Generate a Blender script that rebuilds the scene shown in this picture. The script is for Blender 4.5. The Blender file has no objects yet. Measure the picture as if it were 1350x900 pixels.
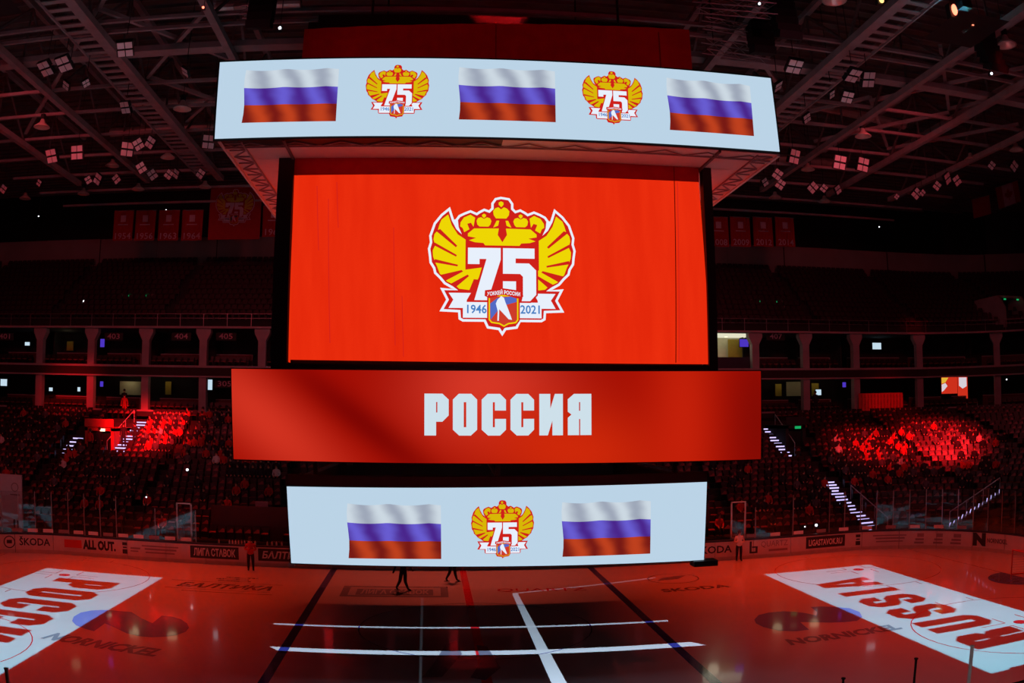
import bpy, bmesh, math, random
from mathutils import Vector, Matrix
random.seed(7)
S = bpy.context.scene
COL = S.collection
R = math.radians
PI = math.pi

# ------------------------------------------------------------------ camera (moderate fisheye lens, as the photograph's)
CP = Vector((-1.648, -32.921, 8.3307))
CF = Vector((0.093428, 0.991943, 0.085559)); CR = Vector((0.995602, -0.093682, -0.001052)); CU = Vector((-0.006972, -0.085281, 0.996333))
C1, C3 = 0.879667, 0.025714          # theta = C1*r + C3*r^3, r in thousands of pixels
cd = bpy.data.cameras.new('camera'); cam = bpy.data.objects.new('camera', cd); COL.objects.link(cam)
cam.matrix_world = Matrix(((CR[0], CU[0], -CF[0], CP[0]), (CR[1], CU[1], -CF[1], CP[1]), (CR[2], CU[2], -CF[2], CP[2]), (0, 0, 0, 1)))
cd.type = 'PANO'; cd.sensor_width = 36; cd.clip_start = .1; cd.clip_end = 1000; cd.lens = 30
PC = cd if hasattr(cd, 'panorama_type') else cd.cycles
PC.panorama_type = 'FISHEYE_LENS_POLYNOMIAL'; PC.fisheye_fov = PI
K = .0375
PC.fisheye_polynomial_k0 = 0; PC.fisheye_polynomial_k1 = -C1 * K; PC.fisheye_polynomial_k2 = 0
PC.fisheye_polynomial_k3 = -C3 * K ** 3; PC.fisheye_polynomial_k4 = 0
S.camera = cam

def ray(px, py):
    u, v = (px - 675) / 1000, -(py - 450) / 1000; r = math.hypot(u, v) + 1e-9; th = C1 * r + C3 * r ** 3
    return CF * math.cos(th) + (CR * u + CU * v) / r * math.sin(th)
def at(px, py, y=None, z=None, x=None):
    """point of the ray through a pixel on the plane y=, z= or x="""
    d = ray(px, py)
    t = (y - CP.y) / d.y if y is not None else (z - CP.z) / d.z if z is not None else (x - CP.x) / d.x
    return CP + d * t

# ------------------------------------------------------------------ world, view, lights
S.view_settings.view_transform = 'Standard'; S.view_settings.look = 'None'
S.view_settings.exposure = 0; S.view_settings.gamma = 1; S.view_settings.use_curve_mapping = False
w = bpy.data.worlds.new('arena_dark'); S.world = w; w.use_nodes = True
w.node_tree.nodes['Background'].inputs[0].default_value = (1, .12, .12, 1); w.node_tree.nodes['Background'].inputs[1].default_value = .0022

def lin(c):
    return tuple((x / 255 / 12.92 if x / 255 <= .04045 else ((x / 255 + .055) / 1.055) ** 2.4) for x in c)

def spot(name, loc, tgt, energy, col, cone, blend=.5, radius=1.0):
    l = bpy.data.lights.new(name, 'SPOT'); l.energy = energy; l.color = col; l.spot_size = R(cone); l.spot_blend = blend; l.shadow_soft_size = radius
    o = bpy.data.objects.new(name, l); COL.objects.link(o); o.location = loc
    o.rotation_euler = (Vector(tgt) - Vector(loc)).to_track_quat('-Z', 'Y').to_euler()
    return o
RED = (1, .030, .002); DEEP = (1, .012, .018)
# red wash on the ice: each half, and the far strip along the boards
for sx in (-1, 1):
    spot('wash_light', (sx * 21, 6, 24.5), (sx * 19.5, 2.5, 0), 17500, RED, 62, .75)
    spot('wash_light', (sx * 15, 15, 24.5), (sx * 15, 10.2, 0), 18000, RED, 46, .9)
    spot('wash_light', (sx * 18, -14, 24.5), (sx * 17, -10, 0), 7500, (1, .02, .018), 60, .9)
spot('wash_light', (0.3, 20, 24), (0, 11.5, 0), 19000, (1, .09, .045), 46, .95)
# red moving heads picking out the stands
spot('stand_light', (-12, -6, 24), at(196, 560, y=28.5), 300000, DEEP, 12, .8)
spot('stand_light', (20, -6, 24), at(1140, 600, y=26), 150000, DEEP, 11, .85)
spot('stand_light', (24, -6, 24), at(1230, 598, y=26), 230000, DEEP, 14, .9)
spot('stand_light', (2, -9, 24), at(318, 616, y=24), 110000, DEEP, 5, .9)
spot('stand_light', (22, -8, 24), at(1168, 535, y=34), 40000, DEEP, 7.5, .8)
spot('stand_light', (-14, -8, 24), at(95, 522, y=35), 90000, DEEP, 8, .9)
# overall faint red spill over the bowl
for x in (-24, 0, 24):
    spot('spill_light', (x, 2, 23.5), (x * 1.2, 33, 9), 3600, (1, .09, .12), 95, .9, 1.5)
# faint fill up into the roof, from added unseen spots on the near side
for x in (-22, 22):
    spot('roof_spill_light', (x, -30, 10), (x * .95, 8, 27), 1650, (1, .15, .24), 84, .8, 1.0)
spot('curtain_light', (-6, -34, 11.5), (.4, -6.6, 18.0), 2100, (1, .02, .05), 32, .6, .6)  # added fill brightening the dark upper curtain
spot('near_light', (8, -25, 9), (9.5, -17, 2.3), 700, (1, .8, .8), 60, .9)  # added fill for the near posts, not a lamp of the arena
spot('stand_light', (-2, 12, 24), (-9, 33.5, 9.4), 70000, DEEP, 10, .8)  # added spot on the hidden suites, to redden reflections in the ice
spot('stand_light', (4, 12, 24), (1.5, 33.5, 10.8), 60000, DEEP, 9, .8)  # second added spot behind the scoreboard, for the same reflections
spot('stand_light', (24, -6, 24), at(1207, 424, y=34), 40000, DEEP, 2.6, .9)
spot('near_light', (0, -34, 9.5), (.4, -6, 6.3), 900, (1, .12, .15), 36, .9)  # added fill for the gap above the lower ring

# ------------------------------------------------------------------ materials
def noded(name):
    m = bpy.data.materials.new(name); m.use_nodes = True; nt = m.node_tree
    return m, nt, nt.nodes['Principled BSDF']
def pbr(name, col, rough=.6, metal=0., var=.12, scale=3., bump=0., spec=.5):
    m, nt, b = noded(name); c = lin(col)
    b.inputs['Roughness'].default_value = rough; b.inputs['Metallic'].default_value = metal; b.inputs['Specular IOR Level'].default_value = spec
    n = nt.nodes.new('ShaderNodeTexNoise'); n.inputs['Scale'].default_value = scale; n.inputs['Detail'].default_value = 4
    tc = nt.nodes.new('ShaderNodeTexCoord'); nt.links.new(tc.outputs['Object'], n.inputs['Vector'])
    r = nt.nodes.new('ShaderNodeValToRGB'); r.color_ramp.elements[0].position = .3; r.color_ramp.elements[1].position = .7
    r.color_ramp.elements[0].color = (*[x * (1 - var) for x in c], 1); r.color_ramp.elements[1].color = (*[min(1, x * (1 + var)) for x in c], 1)
    nt.links.new(n.outputs[0], r.inputs[0]); nt.links.new(r.outputs[0], b.inputs['Base Color'])
    if bump:
        bp = nt.nodes.new('ShaderNodeBump'); bp.inputs['Strength'].default_value = bump; nt.links.new(n.outputs[0], bp.inputs['Height']); nt.links.new(bp.outputs[0], b.inputs['Normal'])
    return m
def emis(name, col, st=1.):
    m = bpy.data.materials.new(name); m.use_nodes = True; nt = m.node_tree; nt.nodes.clear()
    e = nt.nodes.new('ShaderNodeEmission'); o = nt.nodes.new('ShaderNodeOutputMaterial'); nt.links.new(e.outputs[0], o.inputs[0])
    e.inputs[0].default_value = (*lin(col), 1); e.inputs[1].default_value = st
    return m
def emis_nodes(name, build, st=1.):
    m = emis(name, (0, 0, 0), st); nt = m.node_tree; e = [n for n in nt.nodes if n.type == 'EMISSION'][0]
    nt.links.new(build(nt), e.inputs[0]); return m
def N(nt, t, **k):
    n = nt.nodes.new(t)
    for a, v in k.items(): setattr(n, a, v)
    return n
def mathn(nt, op, a, b=None, c=None):
    n = N(nt, 'ShaderNodeMath', operation=op)
    for i, v in enumerate((a, b, c)):
        if v is None: continue
        if isinstance(v, (int, float)): n.inputs[i].default_value = v
        else: nt.links.new(v, n.inputs[i])
    return n.outputs[0]
def mixc(nt, f, a, b):
    n = N(nt, 'ShaderNodeMix', data_type='RGBA')
    for i, v in ((0, f), (6, a), (7, b)):
        if isinstance(v, tuple): n.inputs[i].default_value = (*v, 1)
        elif isinstance(v, (int, float)): n.inputs[i].default_value = v
        else: nt.links.new(v, n.inputs[i])
    return n.outputs[2]

M = {}
def ice_like(name, col, rough=.16):
    m, nt, b = noded(name)
    tc = N(nt, 'ShaderNodeTexCoord'); n = N(nt, 'ShaderNodeTexNoise'); n.inputs['Scale'].default_value = .35; n.inputs['Detail'].default_value = 8
    geo = N(nt, 'ShaderNodeNewGeometry'); nt.links.new(geo.outputs['Position'], n.inputs['Vector'])
    c = lin(col); nt.links.new(mixc(nt, n.outputs[0], tuple(x * .86 for x in c), tuple(min(1, x * 1.05) for x in c)), b.inputs['Base Color'])
    n2 = N(nt, 'ShaderNodeTexNoise'); n2.inputs['Scale'].default_value = 2.2; n2.inputs['Detail'].default_value = 6; nt.links.new(geo.outputs['Position'], n2.inputs['Vector'])
    rr = N(nt, 'ShaderNodeMapRange'); rr.inputs[3].default_value = rough * .6; rr.inputs[4].default_value = rough * 1.6; nt.links.new(n2.outputs[0], rr.inputs[0]); nt.links.new(rr.outputs[0], b.inputs['Roughness'])
    bp = N(nt, 'ShaderNodeBump'); bp.inputs['Strength'].default_value = .06; bp.inputs['Distance'].default_value = .02; nt.links.new(n2.outputs[0], bp.inputs['Height']); nt.links.new(bp.outputs[0], b.inputs['Normal'])
    b.inputs['IOR'].default_value = 1.31; b.inputs['Specular IOR Level'].default_value = .5
    b.inputs['Coat Weight'].default_value = .6; b.inputs['Coat Roughness'].default_value = .05
    return m
M['ice'] = ice_like('ice', (190, 191, 196)); M['ice_blue'] = ice_like('ice_blue_line', (46, 52, 132)); M['ice_red'] = ice_like('ice_red_line', (205, 30, 40))
M['ice_logo'] = ice_like('ice_logo_blue', (120, 130, 205)); M['ice_grey'] = ice_like('ice_print_grey', (128, 134, 150)); M['ice_pale'] = ice_like('ice_print_pale', (176, 178, 184)); M['ice_dark'] = ice_like('ice_print_dark', (104, 106, 126))
M['ice_crease'] = ice_like('ice_crease_blue', (92, 110, 190))
M['board'] = pbr('white_board_plastic', (214, 206, 204), .35, var=.05); M['kick'] = pbr('kick_plate', (190, 180, 170), .4, var=.08)
M['cap'] = pbr('board_cap', (40, 42, 60), .4); M['ad_dark'] = pbr('ad_print_dark', (48, 42, 48), .4, var=.03); M['ad_white'] = pbr('ad_print_white', (225, 220, 220), .4, var=.03)
M['ad_grey'] = pbr('ad_print_grey', (150, 130, 130), .4, var=.03); M['ad_red'] = pbr('ad_print_red', (205, 60, 55), .4, var=.03)
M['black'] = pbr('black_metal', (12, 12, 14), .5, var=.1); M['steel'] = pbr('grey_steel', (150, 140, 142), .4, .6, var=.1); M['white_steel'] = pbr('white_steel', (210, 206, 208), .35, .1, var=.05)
M['truss'] = pbr('truss_paint', (150, 130, 132), .55, .1, var=.15, scale=1.5); M['truss_dark'] = pbr('truss_paint_dark', (95, 78, 78), .6, .1, var=.2, scale=1.5)
M['roof'] = pbr('roof_deck', (84, 66, 62), .85, var=.35, scale=.6, bump=.2); M['concrete'] = pbr('concrete', (120, 112, 110), .85, var=.18, scale=1.2)
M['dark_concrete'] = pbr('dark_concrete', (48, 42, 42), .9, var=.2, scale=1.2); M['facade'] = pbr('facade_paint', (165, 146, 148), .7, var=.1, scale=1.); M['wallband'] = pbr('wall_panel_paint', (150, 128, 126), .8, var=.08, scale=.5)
M['maroon'] = pbr('maroon_panel', (92, 26, 30), .6, var=.12); M['dark_maroon'] = pbr('dark_maroon_panel', (44, 12, 14), .7, var=.12); M['redwall'] = pbr('red_wall_paint', (190, 60, 50), .7, var=.1)
M['seat'] = pbr('seat_plastic', (38, 13, 15), .45, var=.1); M['seat_pan'] = pbr('seat_pan_plastic', (142, 64, 64), .4, var=.1); M['seat_dark'] = pbr('dark_seat_plastic', (60, 34, 38), .45, var=.1)  # dark and light tones of one plastic, lit tops put into the colour
M['curtain'] = pbr('dark_red_curtain', (215, 30, 40), .85, var=.10, scale=2.5, bump=.1)
M['skin'] = pbr('skin', (214, 160, 132), .55, var=.05); M['hair'] = pbr('dark_hair', (40, 30, 26), .7); M['cloth_dark'] = pbr('dark_cloth', (36, 34, 42), .9); M['cloth_red'] = pbr('red_cloth', (185, 40, 38), .85)
M['cloth_white'] = pbr('white_cloth', (215, 212, 212), .85); M['cloth_grey'] = pbr('grey_cloth', (92, 84, 88), .9)
M['soffit'] = pbr('soffit_sheet', (226, 200, 195), .6, var=.04); M['e_side'] = emis('side_red', (236, 46, 12)); M['lamp_white'] = pbr('floodlight_lens', (235, 222, 226), .25, var=.03); M['duct'] = pbr('galvanised_duct', (190, 170, 165), .35, .7, var=.1); M['reflector'] = pbr('lamp_reflector', (225, 200, 190), .3, .4, var=.05)
M['screen_white'] = emis('screen_white', (187, 211, 230)); M['e_white'] = emis('print_white', (232, 240, 252)); M['e_red'] = emis('print_red', (206, 32, 26)); M['e_yellow'] = emis('print_yellow', (238, 214, 4))
M['e_blue'] = emis('print_blue', (84, 106, 196)); M['e_digit'] = emis('print_digit_blue', (72, 128, 196)); M['e_purple'] = emis('print_dim_purple', (120, 60, 150)); M['s_yellow'] = emis('print_dull_yellow', (216, 182, 6)); M['e_shield'] = emis('print_shield_red', (206, 60, 42))
M['letter_white'] = emis('letter_white', (206, 224, 234))
M['step_led'] = emis('step_led', (205, 190, 255), 1.5); M['green'] = emis('exit_green', (30, 190, 110), .7); M['tv_violet'] = emis('tv_violet', (80, 55, 200), .9); M['tv_white'] = emis('tv_white', (200, 225, 240), .95)
M['warm_lamp'] = emis('warm_lamp', (255, 240, 200), 1.6); M['point_white'] = emis('point_white', (235, 240, 255), 4); M['point_red'] = emis('point_red', (255, 120, 90), 3.5); M['point_orange'] = emis('point_orange', (255, 200, 120), 2)
M['lit_ceiling'] = emis('lit_ceiling', (238, 234, 205), .9); M['cream'] = pbr('cream_wall', (196, 190, 160), .8, var=.05); M['ochre'] = pbr('ochre_panel', (150, 128, 40), .8, var=.08)  # ceiling glow put into emission in place of lamplight
M['banner_red'] = pbr('red_banner_cloth', (150, 20, 22), .9, var=.08); M['banner_pale'] = pbr('pale_print', (190, 150, 165), .9); M['banner_yellow'] = pbr('banner_yellow_print', (180, 140, 20), .9)
# window-like glass: clear, with the reflection that glass has
def glass(name):
    m = bpy.data.materials.new(name); m.use_nodes = True; nt = m.node_tree; nt.nodes.clear()
    o = N(nt, 'ShaderNodeOutputMaterial'); t = N(nt, 'ShaderNodeBsdfTransparent'); g = N(nt, 'ShaderNodeBsdfGlossy'); g.inputs['Roughness'].default_value = .02
    t.inputs[0].default_value = (.86, .87, .88, 1); g.inputs[0].default_value = (.9, .95, 1, 1)
    f = N(nt, 'ShaderNodeFresnel'); f.inputs[0].default_value = 1.5; mx = N(nt, 'ShaderNodeMixShader')
    nt.links.new(mathn(nt, 'MULTIPLY', f.outputs[0], 2.0), mx.inputs[0]); nt.links.new(t.outputs[0], mx.inputs[1]); nt.links.new(g.outputs[0], mx.inputs[2]); nt.links.new(mx.outputs[0], o.inputs[0])
    return m
M['glass'] = glass('rink_glass')
def uvn(nt):
    return N(nt, 'ShaderNodeUVMap').outputs[0]
# projected red on the cloth put into emission, with fold shading painted as streaks
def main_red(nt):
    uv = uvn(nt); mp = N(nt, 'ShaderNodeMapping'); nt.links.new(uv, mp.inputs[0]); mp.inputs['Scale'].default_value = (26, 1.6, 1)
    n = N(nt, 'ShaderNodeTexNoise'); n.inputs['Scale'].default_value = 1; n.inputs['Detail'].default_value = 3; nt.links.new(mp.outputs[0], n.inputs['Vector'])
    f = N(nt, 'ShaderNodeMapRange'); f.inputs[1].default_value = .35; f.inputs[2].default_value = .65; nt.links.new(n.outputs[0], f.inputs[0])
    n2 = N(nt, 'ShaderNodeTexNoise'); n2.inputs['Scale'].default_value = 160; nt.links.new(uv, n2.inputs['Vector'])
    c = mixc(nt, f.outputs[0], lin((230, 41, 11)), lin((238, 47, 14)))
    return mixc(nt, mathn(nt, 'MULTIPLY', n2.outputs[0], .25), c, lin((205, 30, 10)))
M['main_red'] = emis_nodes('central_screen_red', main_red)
# the gradient the middle band shows
def band_red(nt):
    uv = uvn(nt); sx = N(nt, 'ShaderNodeSeparateXYZ'); nt.links.new(uv, sx.inputs[0]); x, y = sx.outputs[0], sx.outputs[1]
    def blob(cx, cy, rx, ry, tilt=0):
        dx = mathn(nt, 'SUBTRACT', x, cx); dy = mathn(nt, 'SUBTRACT', y, cy)
        if tilt: dx = mathn(nt, 'ADD', dx, mathn(nt, 'MULTIPLY', dy, tilt))
        d = mathn(nt, 'ADD', mathn(nt, 'POWER', mathn(nt, 'DIVIDE', dx, rx), 2), mathn(nt, 'POWER', mathn(nt, 'DIVIDE', dy, ry), 2))
        return mathn(nt, 'EXPONENT', mathn(nt, 'MULTIPLY', d, -1))
    c = mixc(nt, blob(.06, .45, .09, .9, .16), lin((160, 12, 3)), lin((208, 50, 32)))
    c = mixc(nt, blob(.47, .78, .13, .55, 0), c, lin((216, 58, 42)))
    c = mixc(nt, blob(.62, .15, .18, .6, .1), c, lin((206, 40, 10)))
    c = mixc(nt, mathn(nt, 'MULTIPLY', blob(.24, .45, .05, .8, .2), .85), c, lin((118, 4, 2)))
    c = mixc(nt, mathn(nt, 'MULTIPLY', blob(1.0, .35, .09, 1.2, 0), .8), c, lin((122, 10, 4)))
    c = mixc(nt, mathn(nt, 'MULTIPLY', blob(.84, .6, .07, 1.5, 0), .7), c, lin((206, 36, 12)))
    return c
M['band_red'] = emis_nodes('middle_band_gradient', band_red)
# a flag waving on the screens
def flag_nodes(nt):
    uv = uvn(nt); sx = N(nt, 'ShaderNodeSeparateXYZ'); nt.links.new(uv, sx.inputs[0]); x, y = sx.outputs[0], sx.outputs[1]
    d = mathn(nt, 'SUBTRACT', 1, y)
    ph = mathn(nt, 'MULTIPLY', mathn(nt, 'SUBTRACT', x, mathn(nt, 'MULTIPLY', d, .22)), 19)
    n = N(nt, 'ShaderNodeTexNoise'); n.inputs['Scale'].default_value = 2.2; nt.links.new(uv, n.inputs['Vector'])
    wv = mathn(nt, 'SINE', mathn(nt, 'ADD', ph, mathn(nt, 'MULTIPLY', n.outputs[0], 4)))
    f = mathn(nt, 'MULTIPLY_ADD', wv, .5, .5)
    white = mixc(nt, f, lin((158, 167, 184)), lin((204, 216, 226)))
    blue = mixc(nt, f, lin((74, 38, 140)), lin((104, 92, 208)))
    red = mixc(nt, f, lin((120, 26, 20)), lin((190, 64, 30)))
    c = mixc(nt, mathn(nt, 'GREATER_THAN', y, .33), red, blue)
    return mixc(nt, mathn(nt, 'GREATER_THAN', y, .655), c, white)
M['flag'] = emis_nodes('tricolour_flag_picture', flag_nodes)
M['advert_tv'] = emis('advert_red', (214, 50, 30), .9); M['advert_yellow'] = emis('advert_yellow', (235, 190, 60), .9); M['advert_white'] = emis('advert_white', (225, 215, 225), .9)

# ------------------------------------------------------------------ mesh helpers
class MB:
    def __init__(s): s.v = []; s.f = []; s.mi = []; s.uv = {}
    def box(s, c, d, rz=0., mi=0, mat=None):
        hx, hy, hz = d[0] / 2, d[1] / 2, d[2] / 2; n = len(s.v); c = Vector(c); ca, sa = math.cos(rz), math.sin(rz)
        for sx, sy, sz in ((-1, -1, -1), (1, -1, -1), (1, 1, -1), (-1, 1, -1), (-1, -1, 1), (1, -1, 1), (1, 1, 1), (-1, 1, 1)):
            p = Vector((sx * hx, sy * hy, sz * hz)); p = (mat @ p) if mat else Vector((p.x * ca - p.y * sa, p.x * sa + p.y * ca, p.z)); s.v.append(c + p)
        for f in ((0, 3, 2, 1), (4, 5, 6, 7), (0, 1, 5, 4), (1, 2, 6, 5), (2, 3, 7, 6), (3, 0, 4, 7)): s.f.append(tuple(n + i for i in f)); s.mi.append(mi)
        return s
    def beam(s, a, b, w, h=None, mi=0):
        a, b = Vector(a), Vector(b); d = b - a; q = d.to_track_quat('X', 'Z').to_matrix()
        return s.box((a + b) / 2, (d.length, w, h or w), mat=q, mi=mi)
    def tube(s, a, b, r0, r1=None, n=8, mi=0):
        a, b = Vector(a), Vector(b); r1 = r0 if r1 is None else r1; q = (b - a).to_track_quat('Z', 'Y').to_matrix(); k = len(s.v)
        for p, r in ((a, r0), (b, r1)):
            for i in range(n): s.v.append(p + q @ Vector((r * math.cos(2 * PI * i / n), r * math.sin(2 * PI * i / n), 0)))
        for i in range(n): s.f.append((k + i, k + (i + 1) % n, k + n + (i + 1) % n, k + n + i)); s.mi.append(mi)
        s.f.append(tuple(k + i for i in reversed(range(n)))); s.f.append(tuple(k + n + i for i in range(n))); s.mi += [mi, mi]
        return s
    def lathe(s, c, prof, n=16, mi=0):
        k = len(s.v); c = Vector(c)
        for r, z in prof:
            for i in range(n): s.v.append(c + Vector((r * math.cos(2 * PI * i / n), r * math.sin(2 * PI * i / n), z)))
        for j in range(len(prof) - 1):
            for i in range(n): s.f.append((k + j * n + i, k + j * n + (i + 1) % n, k + (j + 1) * n + (i + 1) % n, k + (j + 1) * n + i)); s.mi.append(mi)
        return s
    def poly(s, pts, mi=0):
        k = len(s.v); s.v += [Vector(p) for p in pts]; s.f.append(tuple(range(k, k + len(pts)))); s.mi.append(mi); return s
    def prism(s, pts, off, mi=0):
        """pts: closed outline, extruded by vector off; front face is pts"""
        k = len(s.v); n = len(pts); off = Vector(off); s.v += [Vector(p) for p in pts] + [Vector(p) + off for p in pts]
        s.f.append(tuple(range(k, k + n))); s.f.append(tuple(reversed(range(k + n, k + 2 * n)))); s.mi += [mi, mi]
        for i in range(n): s.f.append((k + i, k + n + i, k + n + (i + 1) % n, k + (i + 1) % n)); s.mi.append(mi)
        return s
    def strip(s, a, b, mi=0):
        k = len(s.v); n = len(a); s.v += [Vector(p) for p in a] + [Vector(p) for p in b]
        for i in range(n - 1): s.f.append((k + i, k + i + 1, k + n + i + 1, k + n + i)); s.mi.append(mi)
        return s
    def mesh(s, name, mats, smooth=False):
        me = bpy.data.meshes.new(name); me.from_pydata([tuple(p) for p in s.v], [], s.f)
        for m in (mats if isinstance(mats, (list, tuple)) else [mats]): me.materials.append(m)
        me.polygons.foreach_set('material_index', s.mi)
        if smooth: me.polygons.foreach_set('use_smooth', [True] * len(s.f))
        me.update(); return me
    def build(s, name, mats, parent=None, loc=None, smooth=False, **k):
        return link(name, s.mesh(name, mats, smooth), parent, loc, **k)
def link(name, me, parent=None, loc=None, rz=0, label=None, cat=None, group=None, kind=None):
    o = bpy.data.objects.new(name, me); COL.objects.link(o)
    if parent: o.parent = parent
    if loc is not None: o.location = loc
    if rz: o.rotation_euler.z = rz
    tag(o, label, cat, group, kind); return o
def tag(o, label=None, cat=None, group=None, kind=None):
    if label: o['label'] = label
    if cat: o['category'] = cat
    if group: o['group'] = group
    if kind: o['kind'] = kind
    return o
def thing(name, label=None, cat=None, loc=(0, 0, 0), rz=0, group=None, kind=None):
    return link(name, None, None, loc, rz, label, cat, group, kind)
def copy_tree(o, parent=None):
    c = o.copy(); COL.objects.link(c); c.parent = parent
    for ch in list(o.children): copy_tree(ch, c)
    return c
def tri(me):
    bm = bmesh.new(); bm.from_mesh(me); bmesh.ops.triangulate(bm, faces=[f for f in bm.faces if len(f.verts) > 4], ngon_method='EAR_CLIP'); bm.to_mesh(me); bm.free(); return me

_tc = {}
def text_mesh(body, size=1., bold=.02, align='CENTER', shear=0.):
    """flat lettering as (vertices, faces) in the plane x (right), y (up)"""
    key = (body, size, bold, align, shear)
    if key in _tc: return _tc[key]
    cu = bpy.data.curves.new('text', 'FONT'); cu.body = body; cu.size = size; cu.offset = bold * size; cu.align_x = align; cu.align_y = 'CENTER'; cu.resolution_u = 2; cu.shear = shear
    o = bpy.data.objects.new('text', cu); COL.objects.link(o); dg = bpy.context.evaluated_depsgraph_get(); dg.update()
    me = o.evaluated_get(dg).to_mesh(); v = [tuple(p.co) for p in me.vertices]; f = [tuple(p.vertices) for p in me.polygons]
    o.evaluated_get(dg).to_mesh_clear(); bpy.data.objects.remove(o); bpy.data.curves.remove(cu)
    _tc[key] = (v, f); return v, f
def add_text(mb, body, fn, size=1., mi=0, width=None, **k):
    """fn maps (u, v) to a 3-D point; width squeezes the line to that width"""
    v, f = text_mesh(body, size, **k); n = len(mb.v); sx = 1.
    if width:
        xs = [p[0] for p in v]; sx = width / (max(xs) - min(xs))
    mb.v += [Vector(fn(p[0] * sx, p[1])) for p in v]
    for q in f: mb.f.append(tuple(n + i for i in q)); mb.mi.append(mi)
    return mb

# block letters of the country name, unit height; each glyph is (width, simple polygons)
def mir(ps, w): return [[(w - x, y) for x, y in p] for p in ps]
def flipy(ps): return [[(x, 1 - y) for x, y in p] for p in ps]
_half = [(.29, 0), (.15, 0), (0, .14), (0, .86), (.14, 1), (.29, 1), (.29, .8), (.26, .8), (.26, .2), (.29, .2)]
_arm = [(.28, .8), (.28, 1), (.43, 1), (.57, .86), (.57, .6), (.31, .6), (.31, .8)]
_rb = [[(0, 0), (.27, 0), (.27, 1), (0, 1)], [(.27, 1), (.42, 1), (.57, .87), (.57, .57), (.48, .5), (.57, .42), (.57, 0), (.3, 0), (.3, .39), (.27, .39), (.27, .59), (.3, .59), (.3, .8), (.27, .8)]]
GL = {
 'Р': (.58, [[(0, 0), (.28, 0), (.28, 1), (0, 1)], [(.28, .33), (.43, .33), (.58, .48), (.58, .86), (.43, 1), (.28, 1), (.28, .8), (.31, .8), (.31, .55), (.28, .55)]]),
 'О': (.58, [_half, [(.58 - x, y) for x, y in _half]]),
 'С': (.57, [_half, _arm, [(x, 1 - y) for x, y in _arm]]),
 'И': (.56, [[(0, 0), (.2, 0), (.31, .36), (.31, .5), (.26, .64), (.26, 1), (0, 1)], [(.31, 0), (.56, 0), (.56, 1), (.37, 1), (.26, .64), (.26, .5), (.31, .36)]]),
 'Я': (.57, mir(_rb, .57)), 'R': (.57, _rb),
 'U': (.58, [[(0, 1), (.24, 1), (.24, .2), (.29, .2), (.29, 0), (.14, 0), (0, .14)], [(.58, 1), (.34, 1), (.34, .2), (.29, .2), (.29, 0), (.44, 0), (.58, .14)]]),
 'S': (.57, [[(.57, .64), (.57, .86), (.43, 1), (.14, 1), (0, .86), (0, .58), (.12, .45), (.33, .36), (.33, .19), (.24, .19), (.24, .36), (0, .36), (0, .14), (.14, 0), (.43, 0), (.57, .14), (.57, .42), (.45, .55), (.24, .64), (.24, .81), (.33, .81), (.33, .64)]]),
 'I': (.26, [[(0, 0), (.26, 0), (.26, 1), (0, 1)]]),
 'A': (.6, [[(0, 0), (.22, 0), (.24, .2), (.3, .2), (.3, .38), (.26, .38), (.3, .75), (.3, 1), (.16, 1)], [(.6, 0), (.38, 0), (.36, .2), (.3, .2), (.3, .38), (.34, .38), (.3, .75), (.3, 1), (.44, 1)]]),
}

# ------------------------------------------------------------------ shape of the bowl: offset curves round the rink
RW = 12.94                                     # half width of the rink
def shape(d):
    t = d / 21.; X = 21.5 + 16.5 * t; r = 8.5 + 11.5 * t; return X, r, RW + d - r
def path(d, s):
    """point and outward normal on the curve at distance d from the boards; s = arc length from x=0 along the far side, + to the right"""
    X, r, cy = shape(d); sg = 1 if s >= 0 else -1; a = abs(s)
    if a <= X: return Vector((s, RW + d, 0)), Vector((0, 1, 0))
    a -= X; q = r * PI / 2
    if a <= q: ph = a / r; return Vector((sg * (X + r * math.sin(ph)), cy + r * math.cos(ph), 0)), Vector((sg * math.sin(ph), math.cos(ph), 0))
    return Vector((sg * (X + r), cy - (a - q), 0)), Vector((sg, 0, 0))
def sparam(d, k):
    """k in [-4,4]: -1..1 the straight, +-1..2 the corner, beyond the ends of the arena"""
    X, r, cy = shape(d); sg = 1 if k >= 0 else -1; a = abs(k)
    return sg * (X * a if a <= 1 else X + r * PI / 2 * (a - 1) if a <= 2 else X + r * PI / 2 + (a - 2) * 14)
KS = [-2.9, -2.5, -2.2] + [-2 + i / 8 for i in range(8)] + [-1 + i / 5 for i in range(11)] + [1 + i / 8 for i in range(1, 9)] + [2.2, 2.5, 2.9]
def curve(d, z, ks=KS): return [path(d, sparam(d, k))[0] + Vector((0, 0, z)) for k in ks]
def wall_ring(mb, d0, d1, z0, z1, ks=KS, mi=0):
    a, b, c, e = curve(d0, z0, ks), curve(d1, z0, ks), curve(d1, z1, ks), curve(d0, z1, ks)
    mb.strip(a, e, mi); mb.strip(e, c, mi); mb.strip(c, b, mi); mb.strip(b, a, mi)
    for i in (0, -1): mb.poly([a[i], b[i], c[i], e[i]], mi)
    return mb
def back_s(px, py, d, y=None):
    """arc length on curve d met by the ray of a pixel"""
    r = ray(px, py); best = None; lo = -80
    for i in range(1600):
        s = lo + i * .1; p, _ = path(d, s); c = (p.x - CP.x) * r.y - (p.y - CP.y) * r.x
        if best is not None and c * best[0] <= 0 and p.y > 0: return s
        best = (c, s)
    return 0

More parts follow.
